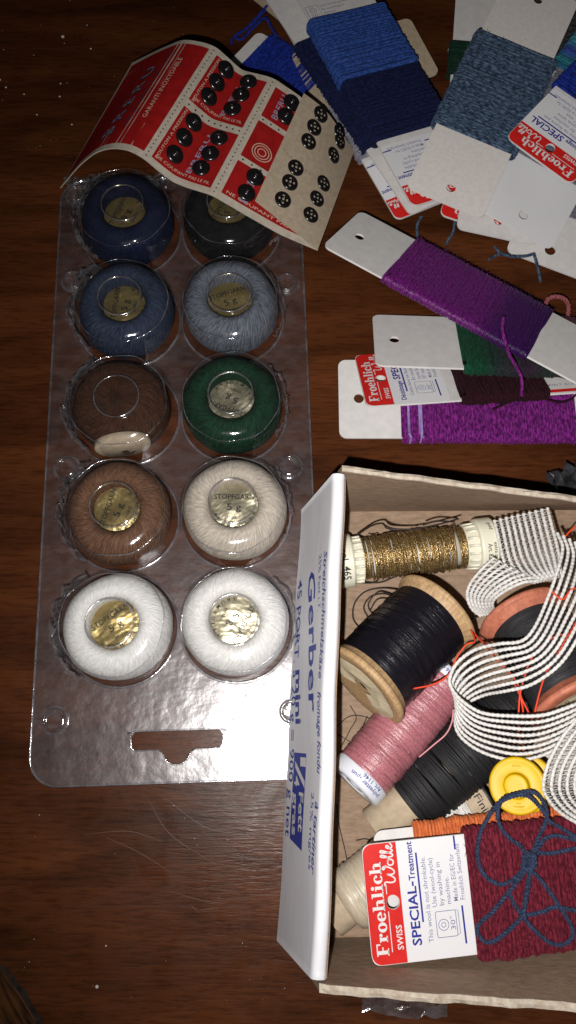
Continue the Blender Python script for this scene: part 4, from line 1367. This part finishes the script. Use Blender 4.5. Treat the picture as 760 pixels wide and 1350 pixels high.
mb.add(np.column_stack([np.full(len(v), L2 + .06), v]), f, False)
pd = mb.build('paper_disc', M['paper'], sp2)
mb = MB()
def endfn(y, z): return np.column_stack([np.full(np.shape(y), L2 + .14), y, z])
for r in (11.2, 8.2, 4.2):
    stroke2(mb, endfn, circle(0, 0, r, 40), .3, True)
for k, ch in enumerate('EXTRA GLACE SEWING COTTON ' ):
    an = -k * 2 * math.pi / 26
    if ch == ' ': continue
    def cf(a, b, an=an): return endfn((8.9 + np.asarray(b)) * np.cos(an) + np.asarray(a) * np.sin(an), (8.9 + np.asarray(b)) * np.sin(an) - np.asarray(a) * np.cos(an))
    text(mb, ch, cf, -.75, .75, 0, 1.7, .02)
for k in range(5):
    stroke2(mb, endfn, circle(2.6 * math.cos(k * 1.26) * 2, 2.6 * math.sin(k * 1.26) * 2, 1.1, 14), .3, True)
mb.build('black_lettering', M['black_ink'], pd)

# pink polyester reel
A, R, Lp_ = axis_pose(P(466, 1036, 15.5), P(592, 888, 11.0))
pk = thing('pink_thread_reel', 'dusky pink thread reel with white plastic end caps, below the black spool', 'thread reel', A, R)
mb = MB()
hh_ = np.linspace(5.0, Lp_ - 4, 120)
r0 = lambda x: 10.0 - .25 * np.cos((x - 5) / (Lp_ - 9) * 2 * math.pi)
mb.lathe([(float(r0(x)), x) for x in hh_], 84, 'x', wob=lambda a, h: .13 * np.sin(h * 1.1 + 2 * np.sin(a)) + .10 * np.sin(h * 3.3 - 3 * a) + .07 * np.sin(h * 5.7 + 4 * a))
for k in range(26):
    xx = rng.uniform(6, Lp_ - 12)
    mb.tube(helix(10.16, xx, xx + rng.uniform(3, 8) * rng.choice([-1, 1]) * .9 if 8 < xx < Lp_ - 16 else xx + 3, 1.5, 40, phase=rng.uniform(0, 6)), .12, 4)
mb.build('pink_thread', M['pink'], pk)
mb = MB()
mb.lathe([(1.8, 1.6), (2.0, .6), (3.4, .4), (3.6, 1.2), (5.2, 1.3), (5.4, .3), (6.6, .1), (8.9, 0), (9.6, .5), (9.9, 1.2), (10.1, 4.6), (9.8, 5.3), (9.2, 5.5)], 56, 'x')
cap = mb.build('end_cap', M['plastic_cap'], pk)
mb = MB()
cyl_text(mb, 'polyester spun', 2.9, 10.14, math.radians(135), 1.4, 12.5, bold=.01, flipdir=-1)
cyl_text(mb, 'Art. 1146', 4.7, 10.17, math.radians(130), 1.3, 8.0, bold=.01, flipdir=-1)
mb.build('lettering', M['ink'], cap)
mb = MB(); mb.lathe([(9.6, Lp_ - 4), (9.9, Lp_ - 3.6), (9.9, Lp_ - .8), (9.3, Lp_), (4, Lp_), (.1, Lp_ - .2)], 48, 'x')
cap2 = mb.build('end_cap', M['plastic_cap'], pk)
mb = MB(); cyl_text(mb, 'Art. 1146', Lp_ - 1.4, 9.97, math.radians(120), 1.4, 8.0, bold=.01, flipdir=-1); mb.build('lettering', M['ink'], cap2)

# black elastic on a cardboard tube
A, R, Le = axis_pose(P(496, 1094, 9.5), P(694, 926, 15.0))
el = thing('elastic_roll', 'beige cardboard tube wound with coarse black elastic cord, beside the pink reel', 'elastic roll', A, R)
mb = MB()
pr = [(6.2, 1.2), (6.9, .0), (7.15, .1), (7.15, 20), (7.1, Le)]
mb.lathe(pr, 40, 'x', wob=lambda a, h: .35 * np.sin(2 * a + 1) * (h < 18))
mb.lathe([(6.3, 0.05), (6.2, 20), (6.1, Le)], 40, 'x'); mb.f = mb.f
mb.build('cardboard_tube', M['tube'], el)
mb = MB()
prof = lambda k: 1 - .28 * np.clip(1 - k / .12, 0, 1) ** 1.5 - .25 * np.clip((k - .9) / .1, 0, 1)
for k in range(5):
    mb.tube(helix(10.2 + .22 * k, 14.0 + k * .8, Le - 1 - k * .5, (Le - 15) / 1.05, 22, jit=.9, phase=k, seed=k + 3, prof=prof), .55, 6)
for k in range(9):
    x0_ = rng.uniform(15, Le - 18)
    mb.tube(helix(11.3, x0_, x0_ + 12, 2.2, 30, jit=.5, phase=rng.uniform(0, 6), seed=k + 33), .5, 6)
mb.tube(helix(8.6, 14.0, 15.2, 2.5, 30), .6, 6)
mb.build('black_elastic', M['black_elastic'], el)

# white thread on a paper cone with Finish on its rim, mostly under the printed card
A, R, Lw = axis_pose(P(548, 1106, 8.0), P(640, 1047, 9.5))
wt = thing('white_thread_spool', 'white thread on a small beige spool between the black elastic and the orange wool', 'thread spool', A, R)
mb = MB()
mb.lathe([(6.0, 0)] + [(7.4 + .4 * math.sin(k * .3), k) for k in np.linspace(1, Lw - 8, 30)], 48, 'x', wob=lambda a, h: .2 * np.sin(h * 4 + a))
for k in range(3):
    mb.tube(helix(7.6 + .1 * k, 1, Lw - 8, 26, 20, jit=.4, phase=k, seed=k), .3, 4)
mb.build('white_thread', M['white_thread'], wt)
mb = MB(); mb.lathe([(6.6, Lw - 9), (7.6, Lw - 8.4), (8.3, Lw - .3), (8.2, Lw), (5, Lw), (4.8, Lw - 3), (.1, Lw - 3)], 40, 'x')
rimo = mb.build('paper_rim', M['tube'], wt)
mb = MB(); mb.lathe([(8.36, Lw - 1.0), (8.5, Lw - .6), (8.4, Lw + .1), (7.4, Lw + .15)], 40, 'x'); mb.build('black_edge', M['black_ink'], rimo)
mb = MB(); cyl_text(mb, 'Finish', Lw - 4.6, 8.28, math.radians(70), 2.4, 9.5, bold=.006); mb.build('lettering', M['black_ink'], rimo)

# cream thread spool in the near left corner
A, R, Lc_ = axis_pose(P(434, 1208, 11), P(560, 1108, 11))
ct = thing('cream_thread_spool', 'cream thread on a cardboard tube in the near left corner of the box', 'thread spool', A, R)
mb = MB(); mb.lathe([(5.6, .8), (6.8, 0), (7.0, .3), (7.0, 9), (6.8, Lc_)], 40, 'x', wob=lambda a, h: .2 * np.sin(2 * a)); mb.lathe([(6.3, .1), (6.0, 12)], 40, 'x')
mb.build('cardboard_tube', M['tube'], ct)
mb = MB()
mb.lathe([(7, 6.2), (8.8, 6.8), (9.8, 8.4)] + [(10.0, x) for x in np.linspace(9, Lc_ - 8, 60)] + [(8.6, Lc_ - 6), (7, Lc_ - 5.5)], 72, 'x', wob=lambda a, h: .08 * np.sin(h * 3.1) + .05 * np.sin(h * 7 + 2 * a))
mb.build('cream_thread', M['cream_thread'], ct)
mb = MB()
for k in range(7):
    x0_ = rng.uniform(8, 14)
    mb.tube(helix(10.25, x0_, x0_ + rng.uniform(-1.5, 4), 1.2, 40, phase=rng.uniform(0, 6)), .12, 4)
mb.build('loose_strand', M['wisp_pale'], ct)

# yellow plastic bobbin
C0 = P(682, 1036, 31.0)
ax = np.array([-.42, .02, 1.0]); ax /= np.linalg.norm(ax)
Yb = np.cross(ax, [1.0, 0, 0]); Yb /= np.linalg.norm(Yb)
yb = thing('yellow_bobbin', 'bright yellow plastic bobbin standing behind the burgundy wool card', 'bobbin', C0, np.stack([np.cross(Yb, ax), Yb, ax], 1))
mb = MB(); mb.lathe(smooth([(.02, 3.6), (3.0, 3.6), (3.6, 3.2), (3.8, 2.2), (3.9, .45), (4.6, .1), (6.6, .1), (7.9, .3), (8.5, -.1), (8.7, -.9), (8.5, -1.6), (7.6, -1.9), (3.2, -2.1)], 3), 56)
mb.build('flange', M['yellow'], yb)
mb = MB(); mb.lathe([(3.1, -1.8), (3.1, -10)], 30); mb.build('hub', M['yellow'], yb)
mb = MB(); mb.lathe(smooth([(3.2, -9), (8.2, -9.2), (9.0, -9.8), (9.0, -11), (8.4, -11.6), (.1, -11.6)], 3), 56)
mb.v = [v + np.array([1.6, .3, 0]) for v in mb.v]
mb.build('flange', M['yellow'], yb)
mb = MB()
for a0, a1, r in ((75, 100, 6.0), (255, 285, 6.2), (262, 278, 5.2)):
    q = [(r * math.cos(math.radians(a)), r * math.sin(math.radians(a)), .16) for a in np.linspace(a0, a1, 8)]
    mb.tube(q, .22, 5)
mb.build('moulded_rib', M['yellow'], yb)

# ------------------------------------------------------------------ cards in the box
thread_card((28.5, -50.6, 22.0, .10, -.03, .02), 'white card of orange wool lying under the burgundy wool card in the box', [(12.5, 80, 'orange_wool', dict(pitch=.95, r=.55, layers=2))], hole=True, group='yarn cards')
boxcard = (23.6, -53.2, 30.0, .088, -.06, .075)
thread_card(boxcard, 'red and white printed card of burgundy wool lying in the box, tied with navy cord', [(31.5, 86, 'burgundy_wool', dict(pitch=1.05, r=.62, layers=2, th=1.5))], front='en', fuzz=700)
bo, bR = pose(boxcard)
bn = bR[:, 2]
def on_card(px, py, h=3.4):
    return on_plane(px, py, bo + bn * h, bn)
def twisted(mb, path, r, pitch, plies=2, sides=6):
    p = np.asarray(path, float)
    seg = np.linalg.norm(np.diff(p, axis=0), axis=1); L_ = np.concatenate([[0], np.cumsum(seg)])
    n = max(12, int(L_[-1] / pitch * 9))
    s = np.linspace(0, L_[-1], n)
    q = np.column_stack([np.interp(s, L_, p[:, k]) for k in range(3)])
    t = np.gradient(q, axis=0); t /= np.linalg.norm(t, axis=1)[:, None] + 1e-9
    up = np.array([0, 0, 1.0])
    u = np.cross(up, t); l = np.linalg.norm(u, axis=1)[:, None]; u = np.where(l > 1e-3, u / np.maximum(l, 1e-3), np.array([1.0, 0, 0]))
    v = np.cross(t, u)
    for k in range(plies):
        a = s / pitch * 2 * math.pi + k * 2 * math.pi / plies
        mb.tube(q + r * .62 * (np.cos(a)[:, None] * u + np.sin(a)[:, None] * v), r * .68, sides)
    return mb
def c8(x, y): return (610 + x / 5.07, 1060 + y / 5.07)
NAVY = [
    [(697, 1132, 4.5), (686, 1115, 3.6), (674, 1107, 3.4), (661, 1092, 3.6), (656, 1074, 4.6), (661, 1056, 7), (676, 1048, 9), (700, 1044, 9), (713, 1052, 7), (721, 1070, 4.6), (720, 1084, 3.8), (712, 1100, 3.8), (705, 1118, 4.2), (699, 1130, 5)],
    [(697, 1142, 4.8), (688, 1149, 4), (675, 1161, 3.4), (659, 1166, 3.4), (642, 1157, 3.4), (632, 1141, 3.4), (630, 1119, 3.4), (633, 1099, 3.6), (640, 1084, 4.4), (649, 1069, 6), (662, 1056, 8.2), (680, 1049, 10), (697, 1050, 9), (712, 1064, 6), (724, 1082, 4.2), (740, 1092, 3.6), (775, 1113, 3.4)],
    [(697, 1134, 5), (706, 1125, 4.2), (728, 1125, 3.5), (760, 1119, 3.5), (785, 1121, 3.5)],
    [(700, 1128, 5.2), (711, 1117, 4.4), (720, 1105, 3.8), (736, 1102, 3.5), (760, 1107, 3.5), (785, 1104, 3.5)],
    [(697, 1140, 5), (690, 1152, 4.4), (675, 1171, 3.5), (650, 1202, 3.5), (632, 1218, 3.5), (630, 1230, 3.5), (639, 1241, 3.5), (651, 1241, 3.5), (669, 1228, 3.8), (688, 1208, 4.6), (695, 1180, 4.2), (699, 1152, 5)],
    [(700, 1144, 5), (693, 1185, 5), (691, 1207, 5), (696, 1217, 4.2), (713, 1234, 3.5), (728, 1244, 3.3), (744, 1245, 3.2), (755, 1234, 3.3), (752, 1218, 3.5), (737, 1194, 3.5), (717, 1165, 3.6), (703, 1150, 4.6)],
    [(672, 1178, 3.2), (679, 1194, 3.2), (692, 1206, 3.4), (716, 1202, 3.3), (732, 1196, 3.3), (760, 1201, 3.3), (785, 1206, 3.3)],
]
mb = MB()
for path in NAVY:
    twisted(mb, smooth([on_card(x, y, h) for x, y, h in path], 8), .56, 2.3)
kn = [(694, 1124, 5.5), (706, 1130, 6.2), (695, 1138, 6.4), (690, 1131, 6), (703, 1127, 6.6), (705, 1142, 6.4), (692, 1146, 6.0), (690, 1138, 6.2), (702, 1135, 7), (700, 1150, 5.6)]
twisted(mb, smooth([on_card(*q) for q in kn], 8), .62, 2.4)
o = mb.build('navy_cord', M['navy_cord'])
tag(o, 'twisted navy cord tied in a loose bow over the burgundy wool', 'cord')
mb = MB()
tail = [(700, 1232, 3.2), (692, 1243, 3.0), (672, 1255, 1.5), (661, 1256, 1.0), (662, 1262, -1), (675, 1262, 0), (694, 1250, .5), (706, 1238, 1.5), (712, 1246, .5)]
twisted(mb, smooth([on_card(*q) for q in tail], 7), .8, 2.6)
tag(mb.build('wool_tail', M['burgundy_wool']), 'loose burgundy wool tail looped below the printed card', 'wool strand')

# ------------------------------------------------------------------ white ribbed elastic tape
def tape(label, upper, lower, ncord=8, r=.62, web=True):
    """upper, lower: the two edges as (px, py, height)"""
    U_, L_ = [smooth([P(*q) for q in e], 12) for e in (upper, lower)]
    def even(p, n):
        seg = np.linalg.norm(np.diff(p, axis=0), axis=1); s = np.concatenate([[0], np.cumsum(seg)])
        k = np.linspace(0, s[-1], n); return np.column_stack([np.interp(k, s, p[:, j]) for j in range(3)])
    return U_, L_
TAPE_U = [(640, 700, 24), (618, 770, 20), (622, 800, 22), (650, 770, 30), (690, 742, 33)]
tp = thing('elastic_tape', 'white ribbed elastic tape with corded edges, curling in loops over the spools', 'elastic tape', P(640, 920, 0))
SEC = {
 'fold': ([(652, 686, 22), (658, 712, 23), (664, 738, 24), (674, 756, 26), (688, 764, 29), (706, 768, 33)],
          [(722, 670, 29), (727, 690, 31), (733, 712, 33), (737, 730, 35), (739, 746, 37), (741, 760, 38)]),
 'curl': ([(652, 735, 27), (634, 752, 24), (620, 770, 21), (616, 786, 19), (622, 802, 17), (634, 812, 16)],
          [(708, 766, 33), (690, 768, 33), (668, 778, 30), (652, 790, 26), (650, 800, 22), (656, 806, 18)]),
 'main': ([(735, 703, 38), (742, 722, 40), (736, 750, 41.5), (722, 790, 42), (706, 826, 43), (688, 845, 43), (657, 849, 42.5), (626, 857, 43), (603, 874, 43), (593, 896, 42), (600, 914, 41), (619, 931, 40), (641, 941, 39.5), (679, 944, 44), (715, 943, 48), (745, 934, 49), (775, 922, 49)],
          [(790, 730, 38), (792, 760, 38), (784, 800, 46), (764, 838, 48), (745, 868, 48), (724, 888, 46.5), (697, 904, 43), (667, 911, 38), (640, 916, 31), (618, 926, 28), (602, 940, 25), (603, 964, 24), (621, 983, 25), (648, 996, 27), (682, 1002, 29), (722, 993, 31), (775, 962, 33)]),
 'end': ([(800, 880, 40), (765, 942, 42), (742, 972, 42), (724, 1006, 41), (717, 1034, 39), (722, 1052, 37), (740, 1072, 35), (770, 1090, 34)],
         [(870, 930, 38), (840, 970, 38), (815, 1000, 37), (800, 1020, 36), (798, 1036, 34), (800, 1050, 33), (810, 1062, 32), (830, 1075, 31)]),
}
def bead(p, r, amp=.14, wl=1.5):
    seg = np.linalg.norm(np.diff(p, axis=0), axis=1); s = np.concatenate([[0], np.cumsum(seg)])
    n = max(8, int(s[-1] / (wl / 4)))
    k = np.linspace(0, s[-1], n)
    q = np.column_stack([np.interp(k, s, p[:, j]) for j in range(3)])
    return q, r * (1 + amp * np.sin(k / wl * 2 * math.pi))
NC = 8
for nm, (ue, le) in SEC.items():
    NP = 110
    def even(e):
        p = smooth([P(*q) for q in e], 14)
        k = np.linspace(0, len(p) - 1, NP)
        return np.column_stack([np.interp(k, np.arange(len(p)), p[:, j]) for j in range(3)])
    U_, L_ = even(ue), even(le)
    nc = 10 if nm == 'fold' else NC
    if nm == 'end': nc = 9
    rows = [U_ + (L_ - U_) * (j / (nc - 1)) for j in range(nc)]
    for j in range(nc):
        q, rr = bead(rows[j], .56)
        q[:, 2] += .15 * np.sin(np.arange(len(q)) * .05 + j)
        mb = MB(); mb.tube(q, rr, 7); mb.build('cord', M['tape'], tp, True)
    # open netting between the cords
    mb = MB()
    for j in range(nc - 1):
        a_, b_ = rows[j], rows[j + 1]
        seg = np.linalg.norm(np.diff((a_ + b_) / 2, axis=0), axis=1).sum()
        n = int(seg / .75)
        k = np.linspace(0, NP - 1.001, n)
        pa = np.column_stack([np.interp(k, np.arange(NP), a_[:, d]) for d in range(3)])
        pb = np.column_stack([np.interp(k, np.arange(NP), b_[:, d]) for d in range(3)])
        z = np.empty((n, 3)); z[0::2] = pa[0::2]; z[1::2] = pb[1::2]
        z += rng.normal(0, .08, z.shape)
        mb.tube(z, .11 if nm in ('main',) else .27, 4, caps=False)
    mb.build('netting', M['net'] if nm == 'main' else M['tape'], tp, True)

# roll of white thread half hidden behind the tape, at the right
A, R, Lr = axis_pose(P(716, 1000, 16), P(800, 1075, 16))
wr = thing('white_thread_reel', 'thick reel of white thread behind the yellow bobbin at the right edge', 'thread reel', A, R)
mb = MB()
mb.lathe([(6, 0), (11, .4)] + [(11.5, x) for x in np.linspace(1, Lr, 40)], 64, 'x', wob=lambda a, h: .12 * np.sin(h * 4))
for k in range(2):
    mb.tube(helix(11.6 + .1 * k, .6, Lr - 1, Lr / 1.1, 26, jit=.3, phase=k, seed=k), .42, 5)
mb.build('white_thread', M['white_thread'], wr)

# ------------------------------------------------------------------ loose threads
def strand(name, label, cat, paths, r, mat_, twist=False):
    mb = MB()
    for p in paths:
        q = pxpath(p, 9)
        if twist: twisted(mb, q, r, r * 4)
        else: mb.tube(q, r, 6)
    return tag(mb.build(name, M[mat_]), label, cat)
strand('red_thread', 'tangled orange red thread running under the white ribbed elastic', 'thread',
       [[(545, 908, 33), (572, 902, 33), (592, 889, 33), (602, 868, 33), (615, 850, 34), (626, 846, 34), (622, 832, 30), (616, 820, 24), (628, 838, 28), (640, 850, 33), (655, 868, 36), (675, 890, 36), (684, 905, 37), (688, 925, 38), (690, 945, 36), (684, 962, 32), (690, 990, 26)],
        [(684, 940, 37), (686, 915, 38), (692, 892, 39), (700, 870, 40), (716, 850, 41), (735, 838, 42), (752, 835, 42), (760, 820, 42), (775, 815, 42)],
        [(704, 945, 38), (712, 912, 38), (720, 888, 38), (730, 872, 39), (748, 840, 40), (765, 815, 40)],
        [(678, 900, 37), (690, 925, 38), (700, 945, 37), (706, 962, 33)],
        [(765, 690, 44), (752, 700, 40), (742, 712, 36)],
        [(728, 780, 43.5), (742, 790, 44), (755, 776, 44), (768, 780, 44)]], .3, 'red_thread')
strand('dark_thread', 'fine black thread coiled on the box floor behind the pale wooden spool', 'thread',
       [[(476, 830, 4), (466, 815, 3), (468, 795, 3), (482, 780, 3), (505, 775, 4), (530, 778, 8)],
        [(486, 815, 3), (480, 800, 3), (490, 786, 3), (510, 783, 4), (525, 792, 9)], [(488, 805, 3), (498, 790, 4), (512, 790, 4), (508, 802, 5), (492, 808, 4), (486, 796, 4), (500, 780, 5), (520, 785, 8)],
        [(470, 765, 3), (500, 768, 3), (530, 758, 3), (560, 763, 4), (590, 778, 10)], [(610, 820, 12), (640, 810, 12), (660, 806, 14)], [(612, 830, 10), (640, 845, 10), (665, 850, 12)]], .28, 'wisp')
strand('hair_thread', 'wispy black thread looping on the box floor beside the pink reel', 'thread',
       [[(444, 958, 2), (462, 944, 2), (485, 946, 2), (505, 960, 4)], [(450, 985, 2), (462, 962, 2), (470, 946, 2), (462, 930, 2)], [(446, 968, 2), (462, 978, 2), (478, 990, 6)],
        [(470, 990, 4), (476, 965, 4), (484, 945, 6)], [(444, 1060, 2), (448, 1090, 2), (455, 1120, 2), (460, 1145, 2)], [(470, 1108, 3), (482, 1106, 3), (492, 1110, 3)]], .16, 'wisp')
strand('bronze_thread', 'dark bronze thread lying loosely over the gold reel', 'thread',
       [[(470, 706, 14), (490, 693, 19), (505, 690, 22), (512, 697, 23), (540, 698, 24), (575, 692, 24), (605, 684, 23)], [(558, 692, 24), (575, 687, 24), (600, 688, 23)], [(505, 691, 22), (520, 697, 23.4), (548, 698, 24)],
        [(462, 760, 8), (480, 768, 4), (497, 766, 3), (498, 755, 6)]], .32, 'wisp')
strand('pink_thread', 'single pink strand between the pink reel and the black elastic', 'thread',
       [[(553, 998, 19), (572, 982, 21), (588, 968, 22), (596, 952, 23), (598, 935, 24)]], .28, 'pink_strand')
strand('magenta_strand', 'loose magenta wool strand hanging across the maroon card', 'wool strand',
       [[(664, 418, 30), (663, 435, 32), (667, 452, 32), (672, 468, 31), (680, 482, 28), (688, 500, 25), (688, 522, 20)]], .5, 'magenta_wool', True)
strand('wool_loop', 'mauve wool loop curling out above the purple card at the right edge', 'wool strand',
       [[(719, 404, 6), (722, 395, 8), (732, 391, 9), (744, 394, 8), (750, 404, 6), (749, 420, 5)]], .75, 'burgundy_light', True)
strand('teal_strand', 'short denim blue wool ends under the white card with the open hole', 'wool strand',
       [[(645, 342, 1), (660, 335, 1), (675, 338, 6), (692, 338, 6), (704, 335, 7)], [(652, 325, 1), (662, 336, 1.5)], [(704, 335, 7), (709, 352, 5), (713, 372, 1)], [(600, 288, 2), (598, 305, 1), (588, 322, 1)], [(556, 285, 2), (550, 300, 1), (552, 320, 1)]], .5, 'teal_wool', True)
strand('maroon_strand', 'dark maroon yarn end curving over the bright purple wool', 'wool strand',
       [[(650, 540, 9), (672, 530, 11), (690, 522, 13), (670, 524, 13)], [(706, 522, 12), (735, 530, 9), (752, 527, 9), (762, 518, 9)]], .35, 'maroon_dark', True)
strand('blue_loop', 'vivid blue wool loop above the blue card at the top', 'wool strand',
       [[(352, 8, 4), (340, 22, 4), (325, 38, 4), (312, 46, 4), (318, 52, 4), (335, 36, 5), (350, 24, 5), (358, 36, 4), (366, 48, 4)], [(350, 14, 4), (330, 34, 4), (308, 50, 3), (306, 58, 3)]], .5, 'blue_wool', True)
